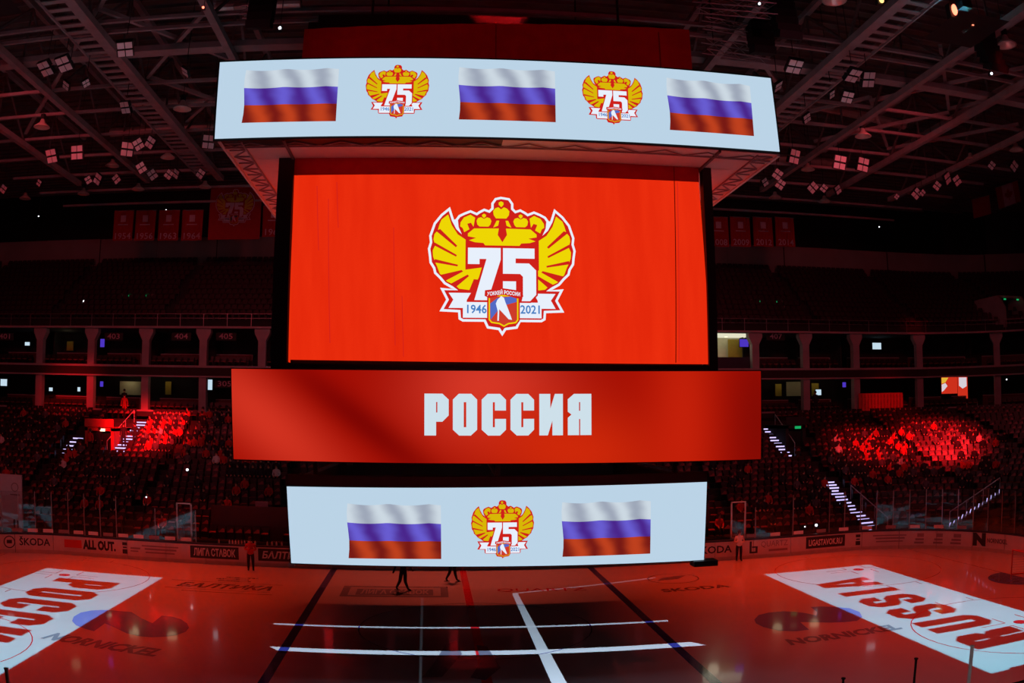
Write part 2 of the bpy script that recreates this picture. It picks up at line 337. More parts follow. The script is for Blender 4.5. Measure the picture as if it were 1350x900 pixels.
# ------------------------------------------------------------------ the floor: the ice with its painted markings
fl = MB(); outer = [path(0, sparam(0, k))[0] for k in KS if abs(k) <= 2.0001]; outer += [Vector((p.x, -p.y, 0)) for p in reversed(outer)]
floor = fl.poly([p for p in reversed(outer)]).build('floor', M['ice'], kind='structure', label='red-lit ice of the rink inside the white boards')
tri(floor.data)
ap = MB(); ap.poly([(-75, -50, -.06), (75, -50, -.06), (75, 60, -.06), (-75, 60, -.06)]).build('floor', M['dark_concrete'], kind='structure', label='dark concrete floor round the rink')
def mark(name, mat, pts_list, z=.004, label=None):
    mb = MB()
    for pts in pts_list: mb.poly([(p[0], p[1], z) for p in pts])
    o = mb.build(name, M[mat], floor, label=label); tri(o.data); return o
def rect(x0, x1, y0, y1): return [(x0, y0), (x1, y0), (x1, y1), (x0, y1)]
def ringq(cx, cy, r, w, n=48, a0=0, a1=2 * PI):
    out = []
    for i in range(n):
        p, q = a0 + (a1 - a0) * i / n, a0 + (a1 - a0) * (i + 1) / n
        out.append([(cx + r * math.cos(p), cy + r * math.sin(p)), (cx + (r + w) * math.cos(p), cy + (r + w) * math.sin(p)), (cx + (r + w) * math.cos(q), cy + (r + w) * math.sin(q)), (cx + r * math.cos(q), cy + r * math.sin(q))])
    return out
for x in (-6.91, 6.91): mark('blue_line', 'ice_blue', [rect(x - .17, x + .17, -RW, RW)])
mark('center_line', 'ice_red', [rect(-.17, .17, -RW, RW)])
for x in (-26, 26):
    yy = 11.3; mark('goal_line', 'ice_red', [rect(x - .03, x + .03, -yy, yy)])
    sg = -1 if x > 0 else 1; mark('goal_crease', 'ice_crease', [[(x + sg * 1.8 * math.cos(a), 1.8 * math.sin(a)) for a in [PI * i / 16 - PI / 2 for i in range(17)]]])
mark('center_circle', 'ice_blue', ringq(0, 0, 4.5, .05))
for sx in (-1, 1):
    for sy in (-1, 1):
        cx, cy = sx * 20.2, sy * 7.; q = ringq(cx, cy, 4.47, .045)
        for hx in (-1, 1):
            for hy in (-1, 1):
                x0, y0 = cx + hx * .6, cy + hy * .25
                q += [rect(min(x0, x0 + hx * 1.2), max(x0, x0 + hx * 1.2), y0 - .025, y0 + .025), rect(x0 - .025, x0 + .025, min(y0, y0 + hy * .9), max(y0, y0 + hy * .9))]
            q.append(rect(cx + hx * .85 - .025, cx + hx * .85 + .025, cy + 4.5, cy + 5.1)); q.append(rect(cx + hx * .85 - .025, cx + hx * .85 + .025, cy - 5.1, cy - 4.5))
        mark('face_off_circle', 'ice_red', q)
        mark('face_off_spot', 'ice_red', [[(cx + .3 * math.cos(a), cy + .3 * math.sin(a)) for a in [2 * PI * i / 20 for i in range(20)]]], z=.006)
# sponsor prints on the ice
def ice_logo_n(cx, cy, sx, sy):
    # rounded N-like sign: a disc on either side, a slanted bar between
    L = [[(-1.0, .0), (-.93, .28), (-.72, .48), (-.45, .56), (-.15, .54), (.02, .44), (.32, .1), (.35, .48), (.6, .40), (.85, .18), (.98, -.1), (.95, -.32), (.7, -.52), (.35, -.6), (.1, -.55), (-.05, -.44), (-.36, -.12), (-.38, -.5), (-.6, -.46), (-.85, -.28), (-.97, -.14)]]
    return [[(cx + x * sx, cy + y * sy) for x, y in p] for p in L]
for nm, quad in (('L', [(285,655),(292,638),(320,622),(360,614),(400,612),(440,613),(520,620),(560,645),(603,664),(640,634),(680,638),(715,648),(740,665),(748,682),(735,698),(700,711),(650,718),(600,720),(550,716),(500,704),(450,680),(415,665),(372,696),(340,688),(300,672)]),
                 ('R', [(283,650),(300,632),(340,622),(400,617),(455,620),(495,626),(528,634),(532,620),(505,600),(550,598),(600,600),(660,605),(700,620),(710,640),(690,655),(640,660),(580,662),(520,660),(465,660),(500,690),(450,696),(380,694),(320,680),(290,665)])):
    quad = [((0 if nm == 'L' else 900) + a / 3, 600 + b / 3) for a, b in quad]
    mark('ice_logo', 'ice_logo', [[at(px, py, z=0)[:2] for px, py in quad]], z=.008)
def ice_text(body, p0, p1, h, mat, bold=.03, shear=0., label=None):
    """line of print from p0 to p1 (points on the ice), letters h deep"""
    a, b = Vector(p0), Vector(p1); d = (b - a); wd = d.length; d.normalize(); n = Vector((-d.y, d.x)); c = (a + b) / 2
    mb = MB(); add_text(mb, body, lambda u, v: (c.x + d.x * u + n.x * v, c.y + d.y * u + n.y * v, .01), size=h * 1.38, width=wd, bold=bold, shear=shear)
    return mb.build('ice_lettering', M[mat], floor, label=label)
ice_text('NORNICKEL', (-15.9, -4.35), (-11.1, -5.15), .95, 'ice_grey', .045, .2)
ice_text('NORNICKEL', (10.8, -4.95), (15.7, -4.75), .8, 'ice_grey', .045, .2)
ice_text('БАЛТИКА', (-14.0, 6.95), (-9.3, 6.95), 1.0, 'ice_dark', .03, .3)
mark('ice_print_bar', 'ice_dark', [rect(-14.6, -8.9, 7.95, 8.03), rect(-14.4, -9.2, 6.1, 6.16), rect(-13.4, -9.0, 5.6, 5.68), rect(-12.3, -10.6, 8.4, 8.6), rect(-12.5, -10.8, 8.85, 9.05), rect(-12.1, -10.4, 9.3, 9.5)])
mark('ice_print_frame', 'ice_grey', [rect(-5.9, -.9, 5.8, 8.3)], z=.004)
mark('ice_print_field', 'ice_pale', [rect(-5.55, -1.25, 6.1, 8.0)], z=.006)
mark('ice_print_field', 'ice_grey', [rect(-5.2, -1.6, 6.2, 7.6)], z=.008)
ice_text('ЛИГА СТАВОК', (-5.0, 6.9), (-1.8, 6.9), .95, 'ice_pale', .03)
ice_text('QUARTZ', (1.4, 7.3), (5.6, 7.0), .7, 'ice_red', .0)
mark('ice_logo', 'ice_dark', ringq(10.4, 8.6, 1.25, .07) + [[(9.5, 8.3), (10.6, 8.4), (11.3, 9.3), (10.6, 9.2), (9.9, 8.9)]], z=.006)
ice_text('SKODA', (9.0, 5.7), (12.4, 5.9), .7, 'ice_dark', .03)
mark('ice_logo', 'ice_dark', [[at(px, py, z=0)[:2] for px, py in ((588, 849), (601, 845), (609, 862), (583, 892), (556, 893), (572, 874))], [at(px, py, z=0)[:2] for px, py in ((628, 850), (642, 852), (660, 880), (640, 897), (620, 893), (634, 872))]], z=.006)

# ------------------------------------------------------------------ rink boards with adverts, glass and stanchions
boards = thing('rink_boards', 'white rink boards with adverts curving round the ice', 'rink boards')
def bp(s, v, o=0.):
    """point on the ice-side face of the boards"""
    p, n = path(0, s); q = p + n * o; return Vector((q.x, q.y, v))
LT = 21.5 + 8.5 * PI / 2; PW = 2.35
panels = []; ns = int(2 * (LT + 6) / PW); s0 = -ns * PW / 2
for i in range(ns):
    a, b = s0 + i * PW + .015, s0 + (i + 1) * PW - .015; mb = MB(); sub = [a + (b - a) * j / 4 for j in range(5)]
    mb.strip([bp(s, .2) for s in sub], [bp(s, 1.07) for s in sub]); mb.strip([bp(s, 1.07) for s in sub], [bp(s, 1.07, .1) for s in sub]); mb.strip([bp(s, 1.07, .1) for s in sub], [bp(s, 0, .1) for s in sub])
    for s in (a, b): mb.poly([bp(s, 0), bp(s, 0, .1), bp(s, 1.07, .1), bp(s, 1.07)])
    mb.strip([bp(s, .0, -.02) for s in sub], [bp(s, .2, -.02) for s in sub], 1); mb.strip([bp(s, .2, -.02) for s in sub], [bp(s, .2) for s in sub], 1)
    pn = mb.build('board_panel', [M['board'], M['kick']], boards); panels.append(((a + b) / 2, pn))
ss = [s0 + i * .6 for i in range(int(ns * PW / .6) + 1)]
mb = MB(); mb.strip([bp(s, 1.07, -.03) for s in ss], [bp(s, 1.17, -.03) for s in ss]); mb.strip([bp(s, 1.17, -.03) for s in ss], [bp(s, 1.17, .14) for s in ss]); mb.strip([bp(s, 1.17, .14) for s in ss], [bp(s, 1.07, .14) for s in ss]); mb.strip([bp(s, 1.07, .14) for s in ss], [bp(s, 1.07, -.03) for s in ss])
mb.build('top_rail', M['cap'], boards)
def near_panel(s): return min(panels, key=lambda t: abs(t[0] - s))[1]
def px_s(px, py=720): return back_s(px, py, 0)
def advert(body, x0, x1, mat, v=.63, h=.5, bg=None, bold=.03, shear=0, ring=False, lines=None):
    a, b = px_s(x0), px_s(x1); c = (a + b) / 2; wd = abs(b - a); mb = MB()
    if bg:
        sub = [a + (b - a) * j / 6 for j in range(7)]; mb.strip([bp(s, .32, -.012) for s in sub], [bp(s, 1.0, -.012) for s in sub], 1)
        wd *= .86
    if body: add_text(mb, body, lambda u, q: bp(c + u, v + q, -.02), size=h * 1.38, width=wd, bold=bold, shear=shear)
    for (u0, u1, v0, v1) in (lines or []):
        sub = [a + (b - a) * (u0 + (u1 - u0) * j / 4) for j in range(5)]; mb.strip([bp(s, v0, -.02) for s in sub], [bp(s, v1, -.02) for s in sub])
    if ring:
        for q in ringq(0, 0, ring, .06, 20): mb.poly([bp(c + u, v + w, -.02) for u, w in q])
    return mb.build('advert', [M[mat], M[bg or mat]], near_panel(c))
advert('ŠKODA', 24, 66, 'ad_dark', h=.42, bold=.02); advert('', 8, 16, 'ad_dark', ring=.3, lines=[(.1, .9, .55, .75)])
advert('', 84, 106, 'ad_red', lines=[(0, 1, .42, .88)]); advert('ALL OUT.', 108, 151, 'ad_dark', h=.5, bold=.06)
advert('', 160, 167, 'ad_dark', lines=[(0, 1, .3, .55), (.1, .9, .62, .7), (0, 1, .78, .95)])
advert('', 170, 183, 'ad_grey', lines=[(0, 1, .6, .7), (0, .8, .45, .52)])
advert('', 186, 233, 'ad_grey', lines=[(0, 1, .78, .86), (.08, .95, .6, .7), (.1, .9, .42, .5)])
advert('ЛИГА СТАВОК', 250, 314, 'ad_white', bg='ad_dark', h=.4); advert('БАЛТИКА', 338, 408, 'ad_white', bg='ad_dark', h=.38, shear=.2)
advert('ŠKODA', 915, 964, 'ad_dark', h=.42, bold=.02); advert('', 987, 997, 'ad_dark', lines=[(0, .25, .3, 1.), (.25, 1, .3, .4), (.75, 1, .4, .7), (.3, .9, .62, .7)])
advert('QUARTZ', 1001, 1038, 'ad_grey', v=.78, h=.34, bold=0); advert('', 1012, 1038, 'ad_grey', lines=[(0, 1, .35, .48)])
advert('LIGASTAVOK.RU', 1061, 1112, 'ad_white', bg='ad_dark', h=.36); advert('', 1126, 1132, 'ad_dark', lines=[(0, 1, .3, .55), (.1, .9, .62, .7), (0, 1, .78, .95)])
advert('', 1150, 1194, 'ad_grey', lines=[(0, 1, .78, .86), (.08, .95, .6, .7), (.1, .9, .42, .5)])
for a, b in ((1204, 1217), (1228, 1241), (1252, 1265)): advert('', a, b, 'ad_grey', lines=[(0, 1, .3, .42), (.1, 1, .5, .62), (.3, 1, .7, .92)])
advert('N', 1281, 1298, 'ad_dark', h=.66, bold=.08); advert('NORNICKEL', 1301, 1327, 'ad_dark', h=.26, bold=.02)
# glass: panes and steel stanchions; lower along the straight, taller round the corners
def gtop(s): return 2.95 if abs(s) < 17.6 else 3.55
gs = []; s = -LT - 5
while s < LT + 5:
    gs.append(s); s += 1.02 if abs(s) > 19.5 else 2.4
gs = [s for s in gs if not (-14.2 < s < 14.6)]
for i, s in enumerate(gs):
    p, n = path(0, s); r = math.atan2(n.y, n.x)
    MB().box((0, 0, 0), (.06, .045, gtop(s) - 1.17)).build('stanchion', M['steel'], boards, loc=(p.x + n.x * .06, p.y + n.y * .06, (gtop(s) + 1.17) / 2)).rotation_euler.z = r
    if i + 1 < len(gs) and gs[i + 1] - s < 3:
        b = gs[i + 1]; o = .06; zt = min(gtop(s), gtop(b)); MB().poly([bp(s + .03, 1.17, o), bp(b - .03, 1.17, o), bp(b - .03, zt, o), bp(s + .03, zt, o)]).build('glass_pane', M['glass'], boards)
for i in range(22):     # small dark and pale stickers at the foot of the glass
    s = -26 + i * .95 if i < 12 else 16 + (i - 12) * 1.5
    mb = MB(); mb.poly([bp(s, 1.22, .03), bp(s + .62, 1.22, .03), bp(s + .62, 1.42, .03), bp(s, 1.42, .03)]).build('glass_sticker', M['ad_white' if i % 3 else 'ad_grey'], boards)
# white framed gates of the two benches, standing open by the boards
for px, side in ((240, 'left'), (974, 'right')):
    s = px_s(px); t = thing('bench_gate', 'tall white-framed glass gate by the boards, %s of the scoreboard' % side, 'gate', bp(s, 0, .35))
    for u in (-.42, .42): MB().box((u, 0, 1.65), (.09, .06, 3.3)).build('gate_post', M['white_steel'], t)
    MB().box((0, 0, 3.27), (.93, .06, .07)).build('gate_rail', M['white_steel'], t); MB().box((0, 0, 1.2), (.93, .06, .07)).build('gate_rail', M['white_steel'], t)
    MB().poly([(-.4, 0, 1.2), (.4, 0, 1.2), (.4, 0, 3.25), (-.4, 0, 3.25)]).build('glass_pane', M['glass'], t)
    MB().box((0, 0, .6), (.8, .04, 1.15)).build('gate_panel', M['board'], t)
# players' bench behind the far boards
for x0, x1, side in ((-14.4, -8.2, 'left'), (8.6, 14.6, 'right')):
    t = thing('players_bench', 'players\' bench with maroon back wall behind the boards, %s of the scoreboard' % side, 'bench', ((x0 + x1) / 2, RW + 1.5, 0)); L = x1 - x0
    MB().box((0, 1.15, 1.5), (L, .1, 3.0)).build('back_wall', M['maroon'], t); MB().box((0, .55, .45), (L, .4, .08)).build('seat', M['black'], t)
    for u in (-L / 2 + .2, 0, L / 2 - .2): MB().box((u, .55, .2), (.08, .35, .42)).build('leg', M['black'], t)
    MB().box((0, -1.0, 1.02), (L, .3, .05)).build('shelf', M['board'], t)
bt = MB().lathe((0, 0, 0), [(0, 0), (.05, 0), (.05, .2), (.02, .26), (.02, .3), (0, .3)], 8)
bm_ = bt.mesh('bottle', M['cloth_white'])
for i, px in enumerate((288, 302, 306, 310, 314, 318, 322, 327, 331, 336, 352, 358, 364, 371)):
    x = at(px, 695, y=RW + .5).x
    link('bottle', bm_, None, (x, RW + .5, 1.045), label='pale water bottle standing on the bench shelf behind the boards', cat='bottle', group='bottles on the bench shelf')
# goal at the right-hand end
g = thing('hockey_goal', 'ice hockey goal with red frame and white net at right end', 'goal', (26, 0, 0))
for y in (-.94, .94): MB().tube((0, y, 0), (0, y, 1.25), .035).build('post', M['ad_red'], g)
MB().tube((0, -.96, 1.25), (0, .96, 1.25), .035).build('crossbar', M['ad_red'], g)
MB().tube((0, -.94, .03), (1.1, -.7, .03), .03).tube((1.1, -.7, .03), (1.1, .7, .03), .03).tube((1.1, .7, .03), (0, .94, .03), .03).tube((0, -.94, 1.25), (.6, -.6, 1.2), .02).tube((.6, -.6, 1.2), (.6, .6, 1.2), .02).tube((.6, .6, 1.2), (0, .94, 1.25), .02).tube((.6, 0, 1.2), (1.1, 0, .03), .02).build('frame', M['ad_red'], g)
nb = MB()
for i in range(17):
    y = -.75 + i * 1.5 / 16; nb.beam((.6, y * .8, 1.2), (1.1, y * .93, .03), .008)
for i in range(10):
    k = i / 9; nb.beam((.6 + .5 * k, -.62 - .08 * k, 1.2 - 1.17 * k), (.6 + .5 * k, .62 + .08 * k, 1.2 - 1.17 * k), .008)
    for sg in (-1, 1): nb.beam((0 + .0, sg * .94, 1.2 - 1.15 * k), (.6 + .5 * k, sg * (.62 + .08 * k), 1.2 - 1.17 * k), .008)
tag(nb.build('net', M['cloth_white'], g), kind='stuff')
# tops of the near-side glass posts at the foot of the picture
kerb = MB(); kerb.box((0, -17, .5), (40, .25, 1.0)).build('trim_1', M['board'], kind='structure', label='low barrier in front of the near stand')
for px, py, m_, lb in ((1282, 850, 'white_steel', 'white post end at lower right, rising over the white panel of light'), (1208, 867, 'black', 'thin dark post end with a knob at lower right of the ice'), (1112, 893, 'black', 'short dark post end at the bottom edge, right of the centre'), (8, 880, 'white_steel', 'white post end at the bottom left corner')):
    p = at(px, py, y=-17); mb = MB().tube((0, 0, 1.0), (0, 0, p.z), .045 if m_ == 'white_steel' else .028, n=10); mb.tube((0, 0, p.z - .03), (0, 0, p.z), .055 if m_ == 'white_steel' else .05, n=10)
    mb.build('glass_post', M[m_], loc=(p.x, -17, 0), label=lb, cat='post')

# ------------------------------------------------------------------ lower stand: terrace, seats, stairs, portals
DR, ZR, D0, Z0, NR = .85, .33, 2.3, 1.05, 21
def row(i): return D0 + DR * i, Z0 + ZR * i
mb = MB(); prev = None
wall_ring(mb, D0 - .35, D0 - .27, 0, Z0 - .05)
for i in range(NR):
    d, z = row(i); a, b = curve(d - .25, z - (ZR if i else Z0)), curve(d - .25, z); mb.strip(a, b); mb.strip(b, curve(d - .25 + DR, z))
mb.build('stand_terrace', M['dark_concrete'], kind='structure', label='stepped dark terrace of the lower stand')
SEAT = MB()
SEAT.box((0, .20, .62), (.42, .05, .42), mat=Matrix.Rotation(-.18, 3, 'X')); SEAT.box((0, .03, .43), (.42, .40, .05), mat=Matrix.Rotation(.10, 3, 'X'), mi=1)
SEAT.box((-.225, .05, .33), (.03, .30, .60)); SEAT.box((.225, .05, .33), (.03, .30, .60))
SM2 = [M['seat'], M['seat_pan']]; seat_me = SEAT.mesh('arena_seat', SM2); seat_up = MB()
seat_up.box((0, .20, .62), (.42, .05, .42), mat=Matrix.Rotation(-.18, 3, 'X')); seat_up.box((0, .10, .58), (.42, .06, .36), mat=Matrix.Rotation(-.30, 3, 'X')); seat_up.prism([(-.20, -.02, .44), (.20, -.02, .44), (.17, .02, .60), (.06, .03, .66)], (0, .08, 0), mi=1)  # pale wedge stands for the lit edge of the folded pan
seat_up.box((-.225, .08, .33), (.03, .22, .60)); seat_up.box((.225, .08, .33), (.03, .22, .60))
# stairs: pixels of foot and head, on the terrace
def on_terrace(px, py):
    r = ray(px, py); k = ZR / DR; y0 = RW + D0
    t = (Z0 - k * y0 - CP.z + k * CP.y) / (r.z - k * r.y); return CP + r * t
STAIRS = [((153, 599), (188, 557), 12, 'broad lit stair in the red-lit block, left side', .95), ((86, 598), (103, 578), 5, 'short dim lit stair nearest the left edge', .85),
          ((1036, 601), (1011, 562), 11, 'lit stair just right of the middle scoreboard band', .9), ((1107, 655), (1092, 636), 6, 'upper flight of lit steps left of the right-hand red block', .9),
          ((1158, 703), (1110, 659), 11, 'lower flight of lit steps running down to the right boards', .9), ((1252, 703), (1318, 648), 13, 'lit steps slanting down to the boards near the right edge', 1.6)]
aisles = []
SEAT_Y0 = RW + D0
for (f, h, n, lb, wd) in STAIRS:
    if f[0] == 1252:
        a, b = at(1252, 703, y=RW - 2.0), None; a = at(1252, 703, z=1.15); 
        # corner stair: follow the outward normal of the corner from its foot
        s_ = back_s(1252, 703, D0 - .3); p0, nn = path(D0 - .3, s_); a = p0 + Vector((0, 0, 1.05))
        r = ray(1318, 648); best = min((abs((at(1318, 648, z=Z0 + .388 * q) - (p0 + nn * q)).dot(Vector((nn.y, -nn.x, 0)))), q) for q in [x * .2 for x in range(5, 60)])
        b = at(1318, 648, z=Z0 + ZR / DR * 5.2)
    else: a, b = on_terrace(*f), on_terrace(*h)
    t = thing('lit_stair', lb, 'stairs', a); dd = b - a; dn = Vector((dd.x, dd.y, 0)).normalized(); side = Vector((-dn.y, dn.x, 0)); rz = math.atan2(side.y, side.x)
    run = Vector((dd.x, dd.y, 0)).length / (n - 1)
    for i in range(n):
        p = dd * (i / (n - 1)); w_ = wd * (.55 if (i * 7 + n) % 5 == 0 else 1)
        MB().box((p.x + dn.x * run / 2, p.y + dn.y * run / 2, p.z - .06), (wd + .1, run, .22), rz=rz).build('step', M['dark_concrete'], t)
        MB().box((p.x - dn.x * .03, p.y - dn.y * .03, p.z + .02), (w_, .03, .085), rz=rz).build('step_light', M['step_led'], t)
    aisles.append((a, b, wd))
    if n > 8:
        for q in ((-1,) if f[0] < 200 or f[0] > 1200 else (1,)):
            o = side * (q * (wd / 2 + .25)) * (1 if side.x > 0 else -1); mb = MB(); mb.tube(o + Vector((0, 0, .95)), dd + o + Vector((0, 0, .95)), .03)
            for k in range(4): mb.tube(dd * (k / 3) + o, dd * (k / 3) + o + Vector((0, 0, .95)), .02)
            mb.build('handrail', M['white_steel'], t)
# vomitory portals
def portal(px0, px1, pytop, y, lb, wallm, sign):
    a, b = at(px0, pytop, y=y), at(px1, pytop, y=y); zt = a.z; x0, x1 = a.x, b.x; zb = Z0 + ZR / DR * (y - SEAT_Y0) - .3
    t = thing('stair_portal', lb, None, ((x0 + x1) / 2, y, zb), kind='structure'); W = x1 - x0; H = zt - zb; D = H / (ZR / DR)
    for u in (-W / 2 + .12, W / 2 - .12): MB().prism([(u - .12, 0, 0), (u - .12, 0, H), (u - .12, D, H), (u - .12, D, 0)], (.24, 0, 0)).build('side_wall', M[wallm], t)
    MB().box((0, D / 2, H - .1), (W, D, .25)).build('lintel', M[wallm], t); MB().box((0, .3, H * .4), (W - .5, .04, H * .8)).build('dark_doorway', M['black'], t)  # black panel stands for the darkness inside the opening
    MB().box((0, -.05, H + .35), (W, .05, .6)).build('parapet', M[wallm], t)
    MB().box((.1 * W, -.04, H - .15), (.5, .04, .2)).build('sign', M[sign], t)
    return t
portal(112, 150, 563, 26.6, 'stair portal with red-lit walls left of the broad lit stair', 'redwall', 'warm_lamp')
portal(1036, 1062, 561, 27.0, 'dark stair portal with a green exit light right of the scoreboard', 'dark_concrete', 'green')
# seats: 300 nearest as single things, the others joined
def near_aisle(p):
    for a, b, wd in aisles:
        d = b - a; L = Vector((d.x, d.y, 0)); t = max(-.05, min(1.05, (p - a).dot(L) / L.length_squared)); q = a + d * t
        if math.hypot(q.x - p.x, q.y - p.y) < wd / 2 + .42: return True
    for x0, x1, y0, y1 in ((-27.3, -24.3, 26, 31.5), (24.4, 27.4, 26.4, 31.5)):
        if x0 < p.x < x1 and y0 < p.y < y1: return True
    return False
def topx(p):
    d = p - CP; a, b, c = d.dot(CR), d.dot(CU), d.dot(CF); th = math.atan2(math.hypot(a, b), c); r = th / C1
    for _ in range(6): r -= (C1 * r + C3 * r ** 3 - th) / (C1 + 3 * C3 * r * r)
    h = math.hypot(a, b); return 675 + r * 1000 * a / h, 450 - r * 1000 * b / h
spots = []
for i in range(NR):
    d, z = row(i); X, r_, cy = shape(d); s = -X - r_ * 1.15
    while s < X + r_ * 1.5:
        p, n = path(d, s)
        ph = 0.
        if not near_aisle(p + Vector((0, 0, z))): spots.append((p + Vector((0, 0, z)), math.atan2(n.y, n.x) - PI / 2, i))
        s += .52 if int((s + 200) / 9.0) == int((s + .52 + 200) / 9.0) else 1.3
def visible(p):
    x, y = topx(p + Vector((0, 0, .5)))
    if not (0 < x < 1350): return False
    if 376 < x < 935 and y > 606: return False
    if 303 < x < 1005 and y < 612: return False
    return True
order = sorted([k for k in range(len(spots)) if visible(spots[k][0])], key=lambda k: (spots[k][0] - CP).length)
single = set(order[:300]); rest = MB()
def add_seat(mb, src, p, rz, mi=0):
    n = len(mb.v); ca, sa = math.cos(rz), math.sin(rz)
    mb.v += [Vector((p.x + v.x * ca - v.y * sa, p.y + v.x * sa + v.y * ca, p.z + v.z)) for v in src.v]
    mb.f += [tuple(n + i for i in f) for f in src.f]; mb.mi += src.mi
seat_lb = {True: 'maroon plastic seat in the front rows of the stand, left of the scoreboard', False: 'maroon plastic seat in the front rows of the stand, right of the scoreboard'}
up_me = seat_up.mesh('arena_seat', SM2)
for k, (p, rz, i) in enumerate(spots):
    up = random.random() < .6
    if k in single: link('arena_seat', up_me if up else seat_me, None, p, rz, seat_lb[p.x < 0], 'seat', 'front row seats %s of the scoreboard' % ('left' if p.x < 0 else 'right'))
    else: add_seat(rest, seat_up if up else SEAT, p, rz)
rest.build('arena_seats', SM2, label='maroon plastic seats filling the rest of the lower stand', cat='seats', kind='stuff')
# ------------------------------------------------------------------ suite levels
def ring_struct(name, label, mat, parts):
    mb = MB()
    for d0, d1, z0, z1 in parts: wall_ring(mb, d0, d1, z0, z1)
    return mb.build(name, M[mat], kind='structure', label=label)
ring_struct('trim_2', 'pale edge band between the two levels of suites', 'facade', [(21.0, 21.25, 11.85, 12.02), (21.0, 21.2, 11.08, 11.2)])
ring_struct('trim_3', 'dark fascia between the two levels of suites', 'dark_maroon', [(21.05, 29, 11.2, 11.85)])
ring_struct('trim_4', 'pale ledge along the foot of the upper deck', 'facade', [(20.9, 21.2, 14.98, 15.14)])
ring_struct('trim_5', 'pale ledge under the lower suites', 'facade', [(20.6, 21.0, 8.28, 8.42)])
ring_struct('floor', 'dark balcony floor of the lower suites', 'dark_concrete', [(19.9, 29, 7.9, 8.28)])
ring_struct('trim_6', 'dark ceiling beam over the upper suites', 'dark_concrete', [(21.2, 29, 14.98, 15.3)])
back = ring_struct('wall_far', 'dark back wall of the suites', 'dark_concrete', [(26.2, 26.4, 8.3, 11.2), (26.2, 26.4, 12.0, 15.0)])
COLS = [-45.4, -40.1, -35.0, -30.0, -25.0, -20.0, -15.1, -10, -5, 0, 5, 10, 15, 20, 25.0, 29.7, 34.7, 41.4, 49.3, 57.]
for j, s in enumerate(COLS):
    p, n = path(21.5, s); rz = math.atan2(n.y, n.x) - PI / 2
    for z0, z1, cap in ((8.3, 11.1, False), (12.0, 14.98, True)):
        mb = MB(); mb.box((0, 0, (z1 - z0) / 2), (.62, .6, z1 - z0))
        if cap: mb.prism([(-.32, -.33, z1 - z0 - .95), (.32, -.33, z1 - z0 - .95), (.62, -.33, z1 - z0 - .35), (.62, -.33, z1 - z0 - .01), (-.62, -.33, z1 - z0 - .01), (-.62, -.33, z1 - z0 - .35)], (0, .66, 0))
        mb.build('column', M['facade'], back, loc=(p.x, p.y, z0)).rotation_euler.z = rz
# balcony fronts with pale top rails, two rows of seats before them
rows_ = MB(); ci = 0
for (z, lev) in ((12.0, 'upper'), (8.3, 'lower')):
    for j in range(len(COLS) - 1):
        a, b = COLS[j] + .45, COLS[j + 1] - .45
        if lev == 'upper' and 19 < COLS[j] < 24: continue
        if -6 < COLS[j] < 4: continue
        gap = .9 if j % 2 else .1
        sub = [a + (b - gap - a) * k / 4 for k in range(5)]; q = lambda s, d, zz: path(d, s * (1 + .0))[0] + Vector((0, 0, zz))
        mb = MB(); mb.strip([q(s, 24.0, z) for s in sub], [q(s, 24.0, z + 1.05) for s in sub]); mb.build('balcony_front', M['maroon'], back)
        mb = MB()
        for k in range(4): mb.beam(q(sub[k], 23.97, z + 1.09), q(sub[k + 1], 23.97, z + 1.09), .08, .07)
        if gap > .5: mb.beam(q(sub[4], 23.97, z), q(sub[4], 23.97, z + 1.1), .1, .08)
        mb.build('balcony_rail', M['facade'], back)
        s = a
        while s < b - gap - .2:
            for dd_, dz in ((22.0, 0), (23.0, 0)):
                p, n = path(dd_, s); add_seat(rows_, SEAT, p + Vector((0, 0, z + dz)), math.atan2(n.y, n.x) - PI / 2)
            s += .56
rows_.build('balcony_seats', SM2, label='rows of maroon seats on the suite balconies', cat='seats', kind='stuff')
# partitions between suites
for j, s in enumerate(COLS):
    if j % 2: continue
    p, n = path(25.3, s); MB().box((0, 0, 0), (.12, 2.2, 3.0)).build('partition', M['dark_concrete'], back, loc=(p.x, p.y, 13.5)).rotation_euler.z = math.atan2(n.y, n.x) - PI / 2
# the lit suite right of the central screen
t = thing('lit_suite_room', 'brightly lit cream suite interior right of the central screen', None, (23.1, 34.9, 12.0), kind='structure')
MB().box((0, 3.0, 1.5), (4.4, .1, 3.0)).build('back_panel', M['cream'], t); MB().box((0, 1.5, 2.93), (4.4, 3.1, .1)).build('ceiling_panel', M['lit_ceiling'], t); MB().box((-2.2, 1.5, 1.5), (.1, 3, 3)).build('side_panel', M['cream'], t)  # ceiling emits, standing in for lamplight on cream paint
MB().box((-1.6, 2.9, 1.1), (1.3, .1, 1.6)).build('ochre_panel', M['ochre'], t); MB().box((1.2, 2.4, 1.6), (1.3, .1, 2.2)).build('ochre_panel', M['ochre'], t); MB().box((0, 0, .5), (4.6, .1, 1.0)).build('counter_front', M['cap'], t)
for x, z in ((-1.6, 2.85), (-1.0, 2.85), (.1, 2.85), (-2.0, 2.85)): MB().lathe((x, 1.6, z - .03), [(0, 0), (.14, 0), (.14, .04), (0, .04)], 10).build('downlight', M['warm_lamp'], t)
def ptl(loc, e, col=(1, .9, .65), r=.45):
    l = bpy.data.lights.new('suite_lamp', 'POINT'); l.energy = e; l.color = col; l.shadow_soft_size = r; o = bpy.data.objects.new('suite_lamp', l); COL.objects.link(o); o.location = loc
ptl((22.3, 36.2, 14.0), 12, r=.5)
tvn = MB().box((0, 0, 0), (.75, .08, .55)); 
